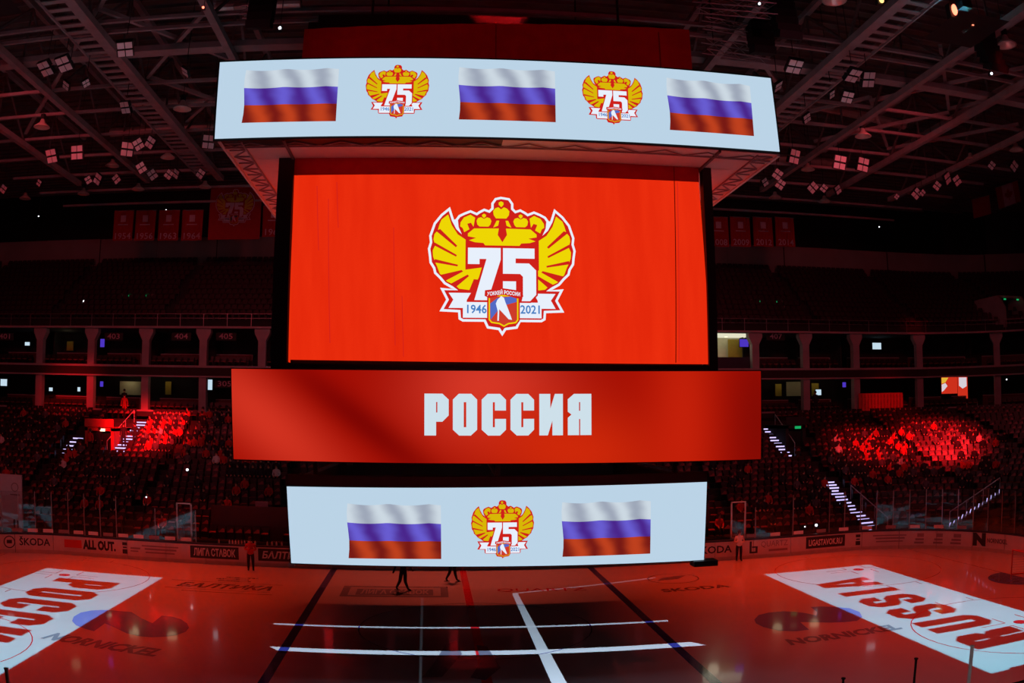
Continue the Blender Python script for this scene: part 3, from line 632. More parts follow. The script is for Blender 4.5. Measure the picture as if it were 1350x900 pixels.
def tv(px, py, y, w, h, mat, lb, name='television', tilt=0):
    p = at(px, py, y=y); t = thing(name, lb, 'television' if name == 'television' else 'screen', p)
    MB().box((0, .05, 0), (w + .08, .07, h + .08)).build('casing', M['black'], t); MB().box((0, 0, 0), (w, .03, h)).build('display', M[mat], t); MB().box((0, .35, h * .3), (.06, .6, .06)).build('bracket', M['black'], t)
    return t
tv(981, 452, 36.6, .8, .65, 'tv_violet', 'violet-lit television on the wall of the bright suite'); tv(1156, 456, 38, .95, .6, 'tv_white', 'white television glowing in a dark upper suite right of the scoreboard')
tv(1113, 507, 38, .35, .45, 'tv_violet', 'small violet television in the lower suite right of the scoreboard'); tv(1079, 517, 37.5, .55, .5, 'tv_white', 'white television behind the lower balcony right of the scoreboard')
tv(135, 452, 37.5, .4, .7, 'tv_violet', 'violet television high in an upper suite at left'); tv(134, 506, 37.5, .3, .45, 'tv_violet', 'violet television in a lower suite at left'); tv(5, 504, 37.5, .7, .6, 'tv_white', 'white television at the left edge, lower suite')
tv(67, 513, 36.5, .35, .3, 'tv_white', 'small white screen left of the red-lit balcony front'); tv(104, 513, 36.5, .25, .35, 'tv_white', 'small white screen right of the red-lit balcony front'); tv(36, 453, 37.5, .5, .3, 'tv_white', 'dim white screen in an upper suite near the left edge')
tv(277, 507, 37.5, .38, .85, 'tv_white', 'tall pale green-white screen left of the middle scoreboard band')
def lit_wall(px0, px1, py0, py1, y, mat, lb, e, col=(1, .85, .5)):
    a, b = at(px0, py1, y=y), at(px1, py0, y=y); c = (a + b) / 2; MB().box((0, 0, 0), (b.x - a.x, .08, b.z - a.z)).build('suite_door', M[mat], loc=c, label=lb, cat='door panel')
    ptl((c.x, c.y - .8, c.z + .7), e, col)
lit_wall(158, 186, 503, 520, 38, 'cream', 'cream lit wall behind the lower balcony at left', 9); lit_wall(218, 226, 503, 520, 37.8, 'ochre', 'ochre lit door in the lower suite left of the scoreboard', 7)
lit_wall(88, 97, 450, 462, 37.8, 'ochre', 'ochre lit door in the upper suite at left', 3); lit_wall(1022, 1030, 506, 522, 37.8, 'ochre', 'ochre lit door just right of the middle band', 8); lit_wall(1070, 1079, 505, 522, 37.8, 'ochre', 'ochre lit wall beside a white television, lower suite', 8)
lit_wall(1037, 1062, 503, 522, 38.2, 'cream', 'grey-cream wall in the lower suite right of the scoreboard', 1.2)
# big advert screen at right, lower suites
a, b = at(1241, 497, y=36), at(1276, 535, y=36); t = thing('advert_screen', 'tall lit red and white advert screen in the lower suites at right', 'screen', ((a.x + b.x) / 2, 36, b.z)); W, H = b.x - a.x, a.z - b.z
MB().box((0, .06, H / 2), (W, .08, H)).build('casing', M['black'], t); MB().box((-W * .2, 0, H * .72), (W * .6, .03, H * .56)).build('display', M['advert_tv'], t); MB().box((W * .31, 0, H * .5), (W * .38, .03, H)).build('display', M['advert_tv'], t)
MB().poly([(-W * .5, -.03, H * .98), (-W * .24, -.03, H * .98), (-W * .36, -.03, H * .82), (-W * .5, -.03, H * .78)]).build('picture', M['advert_yellow'], t); MB().poly([(-W * .5, -.03, H * .75), (-W * .36, -.03, H * .8), (-W * .28, -.03, H * .7), (-W * .42, -.03, H * .55), (-W * .5, -.03, H * .5)]).build('picture', M['advert_white'], t)
MB().poly([(W * .16, -.03, H * .98), (W * .46, -.03, H * .98), (W * .46, -.03, H * .68), (W * .3, -.03, H * .6), (W * .16, -.03, H * .7)]).build('picture', M['advert_white'], t); mb = MB(); add_text(mb, 'PRO', lambda u, v: (W * .31 + u, -.03, H * .08 + v), size=.4, width=W * .3); mb.build('lettering', M['advert_white'], t)
WORDS = {'401': 'four-oh-one', '403': 'four-oh-three', '404': 'four-oh-four', '405': 'four-oh-five', '407': 'four-oh-seven', '305': 'three-oh-five', '333': 'three-three-three', '1954': 'nineteen fifty-four', '1956': 'nineteen fifty-six', '1963': 'nineteen sixty-three', '1964': 'nineteen sixty-four', '1967': 'nineteen sixty-seven', '2008': 'two thousand eight', '2009': 'two thousand nine', '2012': 'twenty twelve', '2014': 'twenty fourteen'}
# section numbers over the suites
def numsign(body, px, py, mat='banner_pale', y=34.6):
    p = at(px, py, y=y); t = thing('section_sign', 'section number plate reading %s over the suites' % WORDS[body], 'sign', p)
    MB().box((0, .03, 0), (1.7, .04, .62)).build('plate', M['dark_concrete'], t); mb = MB(); add_text(mb, body, lambda u, v: (u, -.01, v), size=.62, width=1.15, bold=.01); mb.build('lettering', M[mat], t)
for b_, x in (('401', 7), ('403', 150), ('404', 239), ('405', 298), ('407', 1023)): numsign(b_, x, 443.5)
numsign('305', 296, 506); numsign('333', 1287, 551, 'step_led', 31.5)
# ------------------------------------------------------------------ upper deck
UD, UR = .85, .56
mb = MB(); nU = 13
for i in range(nU):
    d = 21.8 + UD * i; z = 15.3 + UR * i; mb.strip(curve(d, z - (UR if i else .2)), curve(d, z)); mb.strip(curve(d, z), curve(d + UD, z))
mb.build('stand_terrace', M['dark_concrete'], kind='structure', label='stepped dark terrace of the upper deck')
us = MB()
for i in range(1, nU):
    d = 22.1 + UD * i; z = 15.3 + UR * i; X, r_, cy = shape(d); s = -X - r_ * .6
    while s < X + r_ * .9:
        p, n = path(d, s)
        if not (376 < topx(p)[0] < 935 and abs(p.x) < 9): add_seat(us, seat_up, p + Vector((0, 0, z)), math.atan2(n.y, n.x) - PI / 2)
        s += .56 if int((s + 200) / 11.) == int((s + .56 + 200) / 11.) else 1.4
us.build('upper_deck_seats', [M['seat_dark'], M['seat_dark']], label='dark seats of the upper deck', cat='seats', kind='stuff')
rail = thing('deck_railing', 'long thin railing along the front of the upper deck', 'railing')
for k, zz in enumerate((15.8, 16.15)):
    mb = MB(); pp = [path(21.1, -56 + i * 2.0)[0] + Vector((0, 0, zz)) for i in range(62)]
    for i in range(61): mb.tube(pp[i], pp[i + 1], .022, n=5)
    mb.build('rail', M['steel'], rail)
pm = MB().box((0, 0, .5), (.05, .05, 1.0)).mesh('post', M['steel'])
for i in range(-26, 32):
    p, n = path(21.1, i * 2.0); link('post', pm, rail, (p.x, p.y, 15.15))
# portals of the upper deck with green exit lights
for px, side in ((181, 'left'), (1010, 'right of the scoreboard'), (1332, 'at the right edge')):
    p = at(px, 405, y=39.5) if px < 1300 else at(px, 400, y=33); t = thing('deck_portal', 'dark upper deck stair portal with green exit lights, %s' % side, None, (p.x, p.y, 15.6), kind='structure')
    for u in (-1.5, 1.5): MB().prism([(u - .1, -1, 0), (u - .1, -1, 1.9), (u - .1, 0, 3.1), (u - .1, 4, 3.1), (u - .1, 4, 0)], (.2, 0, 0)).build('side_wall', M['facade'], t)
    MB().box((0, 1.5, 3.0), (3.0, 3, .2)).build('lintel', M['facade'], t); MB().box((0, 2.2, 1.5), (2.8, .1, 3)).build('dark_doorway', M['black'], t)  # black sheet standing for the dark inside the portal
    for u in (-.75, .95): MB().box((u, -.08, 2.75), (.28, .05, .13)).build('exit_light', M['green'], t)
# the pale wall band and the void above it
ks2 = KS; wb = MB(); nb_ = 0
band = thing('wall_upper', 'pale panelled wall band behind the upper deck', None, kind='structure'); sP = -72
while sP < 78:
    a, b = sP + .03, sP + 6.2 - .03; sub = [a + (b - a) * j / 4 for j in range(5)]; g_ = .0 if nb_ % 2 else .12
    if abs(sP) > 8 or True:
        mb = MB(); A = [path(33.5 + g_, s)[0] for s in sub]; z0 = 22.2 if nb_ % 3 else 22.0
        mb.strip([p + Vector((0, 0, z0)) for p in A], [p + Vector((0, 0, 25.0)) for p in A]); mb.strip([p + Vector((0, 0, 25.0)) for p in A], [path(34.2, s)[0] + Vector((0, 0, 25.0)) for s in sub]); mb.build('panel', M['wallband'], band)
    sP += 6.2; nb_ += 1
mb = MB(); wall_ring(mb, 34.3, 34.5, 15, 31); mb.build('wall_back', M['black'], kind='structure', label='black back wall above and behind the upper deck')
# red-lit barrier and barred screen under the lower suites at right, short red panel above the left stair
a, b = at(1133, 520, y=33.6), at(1188, 545, y=33.6); t = thing('slatted_screen', 'red-lit slatted screen below the suites, right of the scoreboard', 'screen wall', ((a.x + b.x) / 2, 33.5, 8.0)); W = b.x - a.x
for i in range(14): MB().box((-W / 2 + i * W / 13, 0, .85), (W / 16, .05, 1.9)).build('slat', M['redwall'], t)
MB().box((0, .06, 1.75), (W, .05, .1)).build('rail', M['redwall'], t); MB().box((0, .06, .1), (W, .05, .2)).build('rail', M['redwall'], t)
# ------------------------------------------------------------------ roof
roof = MB(); roof.poly([(-75, -50, 30), (-75, 60, 30), (75, 60, 30), (75, -50, 30)]); roof.build('ceiling', M['roof'], kind='structure', label='dark brown roof deck above the trusses')
ceil_rib = MB()
for i in range(60): ceil_rib.box((0, -12 + i * 1.0, 29.9), (120, .12, .2))
tag(ceil_rib.build('ceiling_ribs', M['truss_dark'], label='closely spaced ribs of the dark roof deck'), kind='structure')
def truss_long(x, lb, catwalk=0):
    t = thing('roof_truss', lb, 'truss', (x, 0, 0)); m = M['truss']
    MB().box((0, 7, 25.0), (.5 if catwalk else .34, 38, .34)).build('bottom_chord', m, t); MB().box((0, 7, 28.6), (.3, 38, .3)).build('top_chord', m, t)
    for i in range(9):
        y = -12 + i * 4.0; k = (28.45 - 25.15) * (1 if i % 2 else -1)
        MB().beam((0, y, 26.8 - k / 2), (0, y + 4, 26.8 + k / 2), .12).build('brace', M['truss_dark'], t)
        if i % 2 == 0: MB().box((0, y, 26.8), (.1, .1, 3.4)).build('brace', M['truss_dark'], t)
    return t
nm = {-4: 'fourth from the scoreboard, leftmost', -3: 'beside the left catwalk', -2: 'first to the left of the scoreboard', 2: 'first to the right of the scoreboard', 3: 'beside the right catwalk', 4: 'second outward from the right catwalk edge', 5: 'running out to upper right', 6: 'outermost in the right corner'}
for k in (-5, -4, -3, -2, 2, 3, 4, 5, 6):
    truss_long(k * 5.7, 'long steel roof truss running away from view, ' + nm.get(k, 'at the far left corner'), catwalk=abs(k) == 3)
def catwalk(x, sg, lb):
    t = thing('catwalk', lb, 'catwalk', (x, 0, 24.9)); MB().box((sg * 1.25, 7, 0), (.08, 38, .12)).build('side_rail', M['truss'], t)
    mm = MB().box((sg * .7, 0, 0), (1.15, .3, .06)).mesh('rung', M['truss'])
    for i in range(44): link('rung', mm, t, (0, -10 + i * .8, .05))
catwalk(-17.3, -1, 'ladder-like catwalk along the truss, left of the scoreboard'); catwalk(17.3, 1, 'ladder-like catwalk along the truss, right of the scoreboard')
def truss_cross(y, w_, h, z, lb, name='cross_beam', x0=-34, x1=40, m='truss'):
    return MB().box(((x0 + x1) / 2, y, z), (x1 - x0, w_, h)).build(name, M[m], label=lb, cat='beam')
truss_cross(4.3, .75, .3, 25.5, 'widest flat cross girder just above the scoreboard top'); truss_cross(.3, .16, .16, 25.3, 'thin cross rod nearest the camera, front of a pair'); truss_cross(1.4, .16, .16, 25.3, 'thin cross rod, rear of the front pair')
for k, (y, z) in enumerate(((8.2, 25.4), (11.9, 25.4), (16.2, 25.4), (20.4, 25.4), (25, 25.4), (30, 25.5), (35, 25.6))):
    truss_cross(y, .17, .17, z, ['cross beam behind the wide girder, first', 'cross beam second behind the wide girder', 'cross beam third behind the wide girder', 'cross beam fourth behind the wide girder', 'cross beam fifth behind the wide girder', 'cross beam sixth behind the wide girder', 'rearmost cross beam near the far wall'][k])
# diagonal bracing in the plane of the lower chords
dg = [((-17.1, 8.2), (-11.4, 0)), ((-17.1, .3), (-11.4, 8.2)), ((-17.1, 8.2), (-11.4, 16.2)), ((-17.1, 16.2), (-11.4, 8.2)), ((-22.8, 8.2), (-17.1, 0)), ((-17.1, .3), (-14, -4.5)), ((-28.5, 16), (-22.8, 8.2)),
      ((22.8, .3), (28.5, 8.2)), ((22.8, 8.2), (28.5, 0.3)), ((17.1, 16.2), (22.8, 8.2)), ((22.8, 16.2), (28.5, 8.2)), ((22.8, 8.2), (28.5, 16.2)), ((28.5, 16.2), (34.2, 8.2)), ((28.5, 8.2), (34.2, 0.3)), ((11.4, .3), (17.1, 8.2))]
for i, (a, b) in enumerate(dg):
    sd = 'left' if a[0] < 0 else 'right'
    zz = 25.8 + .24 * (i % 2); MB().beam((a[0], a[1], zz), (b[0], b[1], zz), .2).build('diagonal_brace', M['truss'], label='diagonal brace lying between roof trusses, %s of the scoreboard' % sd, cat='beam', group='diagonal roof braces on the ' + sd)
# four-panel floodlights
FL = thing('floodlight', None, None)
MB().tube((0, 0, .1), (0, 0, 1), .02, n=5).build('hanger', M['black'], FL)
for u in (-.14, .14):
    h = MB().box((0, u, 0), (.5, .24, .14)).build('housing', M['black'], FL)
    for q in (-.115, .115): MB().box((q, u, -.075), (.2, .21, .02)).build('lens', M['lamp_white'], h)
fl_px = [(165, 63, 1.35), (61, 89, 1.3), (85, 83, 1.3), (88, 112, .8), (113, 109, .7), (245, 94, .8), (166, 141, 1.1), (69, 205, 1.2), (102, 201, 1.2), (168, 196, 1.2), (182, 190, .9), (199, 188, .9), (186, 221, .9), (201, 230, .9), (223, 230, .8), (233, 229, .8), (130, 236, 1.), (154, 236, .8), (116, 237, .7), (265, 229, .8), (5, 249, .8), (52, 241, .6), (275, 187, 1.1),
         (1047, 86, 1.3), (1124, 98, 1.3), (1144, 104, 1.3), (1117, 127, 1.1), (1096, 124, .7), (1063, 155, .9), (1025, 113, .9), (1046, 206, 1.2), (1107, 214, 1.2), (1137, 217, 1.2), (1071, 247, 1.), (1104, 250, .8), (1025, 230, .9), (1029, 243, .9), (1086, 248, .7), (1248, 235, 1.), (1261, 238, .9), (1208, 255, 1.), (1216, 254, .6), (1235, 245, .8), (1336, 219, .9), (1307, 218, .7), (1008, 240, .7), (1182, 259, .5)]
for i, (px, py, sc) in enumerate(fl_px):
    o = FL if i == 0 else copy_tree(FL); far = py > 170; p = at(px, py, z=23.6 if not far else 24.2); sd = 'left' if px < 675 else 'right'
    o.location = p; k_ = sc * (1.45 if far else 1.15); e_ = (R(random.choice((-35, -50, -28)) if not far else random.choice((-68, -74, -60))), R(random.uniform(-12, 12)) if sc > 1.05 else R(random.choice((-36, 36))), R(random.uniform(-20, 20)))
    for c_ in o.children:
        if c_.name.startswith('housing'): c_.rotation_euler = e_; c_.scale = (k_,) * 3
        else: c_.scale = (1, 1, 30.01 - p.z)
    tag(o, 'four-lens floodlight hanging under the roof, %s of the scoreboard' % sd, 'floodlight', 'floodlights on the ' + sd)
# round high-bay lamps
HB = thing('high_bay_lamp', None, None)
MB().lathe((0, 0, 0), [(.12, .5), (.18, .3), (.5, .05), (.52, 0), (.44, .02), (.15, .22)], 18).build('reflector', M['reflector'], HB, smooth=True); MB().tube((0, 0, .5), (0, 0, .8), .16, n=10).build('ballast', M['black'], HB); MB().tube((0, 0, .8), (0, 0, 5.85), .02, n=5).build('hanger', M['black'], HB)
for i, (px, py) in enumerate(((240, 144), (55, 168), (148, 219), (182, 250), (110, 256), (270, 247), (33, 262), (221, 208), (1100, 1), (1327, 60), (1138, 180), (1065, 224), (1340, 198), (1280, 211), (1022, 261), (1087, 266))):
    o = HB if i == 0 else copy_tree(HB); o.location = at(px, py, z=24.2 if py < 190 else 25); sd = 'left' if px < 675 else 'right'
    tag(o, 'round shallow high-bay lamp hanging from the roof, %s of the scoreboard' % sd, 'lamp', 'high-bay lamps on the ' + sd)
# ventilation ducts
for i, (a, b, r_, lb) in enumerate((((-12.8, 3.0), (-8, 2.9), .28, 'shiny duct above the left end of the scoreboard'), ((-21, 15.5), (-13, 15.2), .3, 'duct glinting in the roof left of the scoreboard'), ((-24, 20.5), (-13, 20), .3, 'long duct low in the roof at left'), ((20.5, 12.6), (29, 14.4), .3, 'shiny duct in the roof right of the scoreboard'), ((13, 21.), (21, 20.), .3, 'duct low in the roof right of the scoreboard'), ((20, 24), (29, 24), .3, 'far duct in the roof at right'))):
    t = thing('ventilation_duct', lb, 'duct', ((a[0] + b[0]) / 2, (a[1] + b[1]) / 2, 27)); c = Vector(((a[0] + b[0]) / 2, (a[1] + b[1]) / 2, 0)); A, B = Vector((*a, 0)) - c, Vector((*b, 0)) - c; n = 6
    for k in range(n): MB().tube(A.lerp(B, k / n), A.lerp(B, (k + .97) / n), r_, n=12).build('duct_section', M['duct'], t, smooth=False)
    for k in (0, .5, 1): MB().tube(A.lerp(B, k), A.lerp(B, k) + Vector((0, 0, 3)), .02, n=5).build('hanger', M['black'], t)
# light box trusses hung right of the scoreboard, dark loudspeaker clusters, stage lamps
def box_truss(a, b, w_, lb):
    a, b = Vector(a), Vector(b); t = thing('lighting_truss', lb, 'truss', a); d = b - a; n = max(3, int(d.length / .6)); sd = Vector((-d.y, d.x, 0)).normalized() * w_ / 2; upv = Vector((0, 0, w_ / 2))
    for s1 in (-1, 1):
        for s2 in (-1, 1): MB().tube(sd * s1 + upv * s2, d + sd * s1 + upv * s2, .03, n=6).build('chord', M['steel'], t)
    for i in range(n):
        p, q = d * (i / n), d * ((i + 1) / n); s1 = 1 if i % 2 else -1
        MB().tube(p + sd * s1 + upv, q - sd * s1 + upv, .018, n=5).tube(p + sd + upv * s1, q + sd - upv * s1, .018, n=5).tube(p - sd + upv * s1, q - sd - upv * s1, .018, n=5).tube(p + sd * s1 - upv, q - sd * s1 - upv, .018, n=5).build('lattice', M['steel'], t)
    for k in (0.15, .85): MB().tube(d * k + upv, d * k + Vector((0, 0, 5)), .02, n=5).build('hanger', M['black'], t)
box_truss(at(928, 60, z=23.6), at(1012, 74, z=23.6), .5, 'aluminium lighting truss right above the top screen corner'); box_truss(at(915, 6, z=24.2), at(1022, 15, z=24.2), .5, 'aluminium lighting truss at the top edge, right of centre'); box_truss(at(928, 30, z=24.6), at(1000, 42, z=24.6), .4, 'aluminium lighting truss between the two others, right')
box_truss(at(318, 16, z=24.6), at(362, 12, z=24.6), .4, 'short lighting truss at the top, left of the curtain')
for px, py, n, lb in ((1032, 30, 6, 'dark line-array loudspeaker cluster at the top, right of the scoreboard'), (1003, 58, 4, 'dark loudspeaker cluster beside the lighting trusses'), (1300, 70, 7, 'dark line-array loudspeaker cluster near the right edge'), (345, 20, 5, 'dark loudspeaker cluster at the top, left of the curtain')):
    p = at(px, py, z=23.8); t = thing('loudspeaker_cluster', lb, 'loudspeaker', p)
    for i in range(n): MB().box((0, -.05 * i * i * .3, -(i - n / 2) * .36), (1.0, .7, .33), mat=Matrix.Rotation(.08 * i, 3, 'X')).build('cabinet', M['black'], t)
    MB().box((0, 0, n * .18 + .35), (.9, .5, .1)).build('fly_bar', M['black'], t); MB().tube((0, 0, n * .18 + .4), (0, 0, n * .18 + 2.5), .02, n=5).build('hanger', M['black'], t)
def lamp(px, py, z, r_, mat, lb, y=None, sy=1.):
    p = at(px, py, z=z) if y is None else at(px, py, y=y); t = thing('stage_lamp', lb, 'lamp', p); MB().box((0, r_ * 1.6, 0), (r_ * 2.6, r_ * 2.4, r_ * 2.6 * sy)).build('housing', M['black'], t)
    MB().tube((0, r_ * 1.6, r_), (0, r_ * 1.6, 30.01 - p.z if p.z > 22 and p.y < 34 else -.9 if p.z < 22 else 5), .015, n=5).build('holder', M['black'], t)
    q = MB().lathe((0, 0, 0), [(.001, 0), (r_, 0), (r_, .04), (.001, .04)], 14); o = q.build('lens', M[mat], t); o.rotation_euler.x = R(90); o.scale = (1, sy, 1)
lamp(1258, 13, 23.6, .13, 'point_red', 'bright red oval stage lamp at upper right', sy=1.9); lamp(1282, 30, 23.6, .07, 'point_red', 'smaller red stage lamp beside the bright one, upper right', sy=2); lamp(1162, 1, 23.6, .1, 'point_orange', 'orange stage lamp at the top edge, right')
lamp(1307, 97, 23.6, .06, 'point_white', 'tiny white-blue stage lamp below the red ones'); lamp(1040, 35, 23.6, .05, 'point_red', 'tiny red lamp under the loudspeaker cluster, right'); lamp(268, 10, 24.4, .05, 'point_red', 'tiny red lamp on the truss node at upper left')
lamp(369, 37, 24, .06, 'point_white', 'tiny white lamp left of the curtain top'); lamp(1001, 5, 24, .05, 'point_white', 'tiny white lamp on the top lighting truss'); lamp(219, 277, 24, .06, 'point_white', 'tiny white lamp low in the roof at left', y=36); lamp(51, 285, 24, .05, 'point_white', 'tiny white lamp in the dark at far left', y=36)
lamp(1003, 287, 24, .05, 'point_white', 'tiny white lamp right of the red screen', y=36); lamp(1159, 299, 24, .05, 'point_white', 'tiny white lamp in the dark void at right', y=40); lamp(111, 397, 0, .1, 'point_white', 'upper one of two white lamps on the upper deck, left', y=38); lamp(108, 416, 0, .12, 'point_white', 'lower one of two white lamps on the upper deck, left', y=37.5)
lamp(247, 619, 0, .08, 'point_white', 'white hand torch glowing in the seats left of the scoreboard', y=21.6); lamp(193, 655, 0, .04, 'point_white', 'faint white torch in the lower seats at left', y=17.5); lamp(1076, 692, 0, .08, 'point_white', 'white torch behind the right-hand glass', y=14.6); lamp(1061, 694, 0, .04, 'point_white', 'smaller white torch behind the right-hand glass', y=14.6)
lamp(1327, 500, 0, .06, 'point_white', 'tiny white lamp in the lower suites at the right edge', y=33.5)

# ------------------------------------------------------------------ banners under the roof
def banner(px, py, y, w_, h, body, lb, side=''):
    p = at(px, py, y=y); t = thing('year_banner', lb, 'banner', (p.x, y, p.z)); nx = 8; mb = MB()
    f = lambda u, v: (u, .05 * math.sin(u * 5 + v), v)
    for i in range(nx): mb.poly([f(-w_ / 2 + w_ * i / nx, 0), f(-w_ / 2 + w_ * (i + 1) / nx, 0), f(-w_ / 2 + w_ * (i + 1) / nx, h), f(-w_ / 2 + w_ * i / nx, h)])
    mb.build('cloth', M['banner_red'], t); mb = MB(); add_text(mb, body, lambda u, v: (u, -.12, h * .13 + v), size=.75, width=w_ * .8, bold=.01); mb.build('lettering', M['banner_pale'], t)
    MB().box((0, -.1, h * .72), (w_ * .26, .03, h * .22)).build('crest', M['banner_pale'], t); MB().box((0, -.1, h * .52), (w_ * .5, .03, .08)).build('printed_line', M['banner_pale'], t)
    MB().tube((-w_ / 2, 0, h), (w_ / 2, 0, h), .04, n=6).build('pole', M['steel'], t)
    for u in (-w_ / 2, w_ / 2): MB().tube((u, 0, h), (u, 0, 29.5 - p.z), .012, n=4).build('cord', M['black'], t)
for px, b_ in ((161, '1954'), (190, '1956'), (221, '1963'), (252, '1964')): banner(px, 317, 35.5, 1.85, 2.6, b_, 'red banner with the year %s hung under the roof' % WORDS[b_])
banner(360, 312, 35.5, 1.9, 2.6, '1967', 'red banner with a year ending sixty-seven, partly behind the scoreboard column')
for px, b_ in ((948, '2008'), (977, '2009'), (1007, '2012'), (1036, '2014')): banner(px, 325, 35.5, 1.85, 2.6, b_, 'red banner with the year %s hung under the roof' % WORDS[b_])
# ------------------------------------------------------------------ the anniversary emblem
def offset(poly, d):
    n = len(poly); out = []; area = sum(poly[i][0] * poly[(i + 1) % n][1] - poly[(i + 1) % n][0] * poly[i][1] for i in range(n)); sg = 1 if area > 0 else -1
    for i in range(n):
        a, b, c = Vector(poly[i - 1]), Vector(poly[i]), Vector(poly[(i + 1) % n]); e1, e2 = (b - a).normalized(), (c - b).normalized()
        n1, n2 = Vector((e1.y, -e1.x)) * sg, Vector((e2.y, -e2.x)) * sg; m = n1 + n2
        m = m / max(.45, m.length_squared / 2) if m.length > .05 else n1
        out.append((b.x + m.x * d, b.y + m.y * d))
    return out
CX = 497
HL = [(490, 92), (465, 98), (450, 120), (450, 148), (428, 170), (400, 160), (378, 172), (360, 185), (325, 170), (295, 182), (270, 195), (258, 212), (262, 250), (280, 290), (250, 262), (225, 215), (208, 162), (175, 190), (140, 235), (130, 265), (118, 300), (122, 335), (112, 370), (118, 410), (121, 440), (140, 470), (146, 495), (172, 520), (196, 548), (235, 570), (262, 590), (188, 590), (214, 640), (186, 690), (275, 694), (278, 735), (290, 742), (408, 742), (425, 778), (484, 786), (497, 806)]
SIL = HL + [(2 * CX - x, y) for x, y in reversed(HL[1:-1])]
WING = [(205, 182), (225, 240), (258, 290), (300, 318), (300, 480), (398, 466), (366, 532), (345, 530), (322, 588), (268, 582), (250, 565), (205, 545), (183, 528), (163, 500), (150, 465), (138, 440), (127, 410), (125, 378), (138, 350), (128, 318), (133, 290), (150, 270), (160, 235), (170, 210)]
SLOTS = [[(140, 272), (163, 262), (256, 352), (248, 360)], [(120, 345), (136, 336), (254, 402), (250, 411)], [(128, 442), (138, 425), (260, 454), (258, 463)], [(152, 500), (172, 508), (280, 482), (288, 490), (196, 540)], [(205, 552), (222, 556), (312, 506), (320, 514), (252, 572)]]
CROWN = [[(447, 160), (458, 145), (475, 138), (490, 150), (505, 138), (522, 145), (535, 160), (532, 182), (518, 200), (462, 200), (450, 182)], [(477, 112), (490, 105), (503, 112), (503, 124), (491, 138), (477, 124)],
         [(358, 215), (366, 200), (382, 195), (398, 204), (414, 195), (430, 200), (438, 215), (432, 235), (422, 246), (374, 246), (362, 235)], [(387, 182), (398, 175), (409, 182), (408, 190), (398, 200), (388, 190)],
         [(272, 225), (290, 198), (325, 182), (350, 198), (342, 248), (328, 226), (308, 232), (320, 262), (292, 278), (284, 256), (270, 246)], [(448, 250), (466, 212), (480, 212), (474, 240)],
         [(312, 285), (345, 257), (478, 255), (472, 290), (497, 330), (497, 348), (405, 348), (395, 335), (350, 332), (318, 322), (356, 308), (312, 300)]]
D7 = [(313, 362), (488, 362), (488, 425), (420, 642), (348, 642), (412, 422), (375, 422), (375, 450), (313, 450)]
D5 = [(500, 362), (670, 362), (670, 417), (568, 417), (568, 443), (640, 443), (678, 480), (678, 610), (645, 645), (600, 645), (607, 615), (607, 515), (592, 500), (500, 500)]
D5B = [(500, 540), (570, 540), (570, 590), (500, 590)]
RIBW = [(212, 604), (330, 604), (308, 642), (308, 652), (686, 652), (686, 642), (664, 604), (782, 604), (757, 640), (782, 684), (706, 684), (706, 735), (288, 735), (288, 684), (212, 684), (237, 640)]
SHL = [(424, 614), (582, 614), (582, 745), (570, 762), (530, 768), (505, 782), (480, 768), (438, 762), (424, 745)]
SHB = [(432, 660), (470, 630), (540, 622), (572, 632), (572, 650), (520, 665), (470, 700), (434, 745)]
PLAY = [(470, 640), (490, 620), (505, 628), (512, 650), (528, 690), (548, 745), (530, 742), (495, 705), (480, 690), (478, 750), (470, 750), (472, 700), (462, 660)]
def emblem(name, parent, fn, y0, mats=None, st=.006, outline=True):
    """fn(u, v) -> (x, z) in the emblem's 1023x900 drawing; pieces stacked 6 mm apart towards the viewer"""
    mats = mats or [M['e_white'], M['e_red'], M['e_yellow'], M['e_blue'], M['e_digit'], M['e_shield']]
    mb = MB()
    def lay(poly, k, mi):
        mb.poly([(fn(u, v)[0], y0 - k * st, fn(u, v)[1]) for u, v in poly], mi)
    def mm(p): return [(2 * CX - x, y) for x, y in p]
    if outline: lay(offset(SIL, 13), 1, 0)
    lay(SIL, 2, 1); lay(WING, 3, 2); lay(mm(WING), 3, 2)
    for s in SLOTS: lay(s, 4, 1); lay(mm(s), 4, 1)
    for c in CROWN: lay(c, 5, 2)
    for c in CROWN[2:]: lay(mm(c), 5, 2)
    lay([(486, 240), (508, 240), (504, 262), (516, 285), (497, 328), (478, 285), (490, 262)], 6, 1)
    for d in (D7, D5): lay(offset(d, 11), 6, 1)
    lay([(430, 560), (600, 500), (600, 650), (420, 650)], 6, 1)
    lay(RIBW, 7, 0); lay(offset(D5, 9), 7.3, 1); lay(offset(D7, 9), 7.3, 1); lay([(420, 600), (600, 600), (600, 652), (430, 652)], 7.5, 1)
    for d in (D7, D5, D5B): lay(d, 8, 0)
    lay(offset(SHL, 8), 9, 1); lay(SHL, 10, 2); lay(offset(SHL, -7), 11, 5); lay(SHB, 12, 3); lay(PLAY, 13, 0)
    lay([(404, 590), (497, 578), (604, 592), (608, 622), (580, 632), (500, 612), (428, 632), (402, 620)], 14, 1)
    k = 2.6
    add_text(mb, 'ХОККЕЙ РОССИИ', lambda u, v: (fn(504 + u, 601 - v + abs(u) * .12)[0], y0 - 15 * st, fn(504 + u, 601 - v + abs(u) * .12)[1]), size=27, width=176, bold=.03, mi=0)
    add_text(mb, '1946', lambda u, v: (fn(357 + u, 692 - v)[0], y0 - 12 * st, fn(357 + u, 692 - v)[1]), size=62, width=104, bold=.02, mi=4)
    add_text(mb, '2021', lambda u, v: (fn(649 + u, 692 - v)[0], y0 - 12 * st, fn(649 + u, 692 - v)[1]), size=62, width=104, bold=.02, mi=4)
    o = mb.build(name, mats, parent); tri(o.data); return o
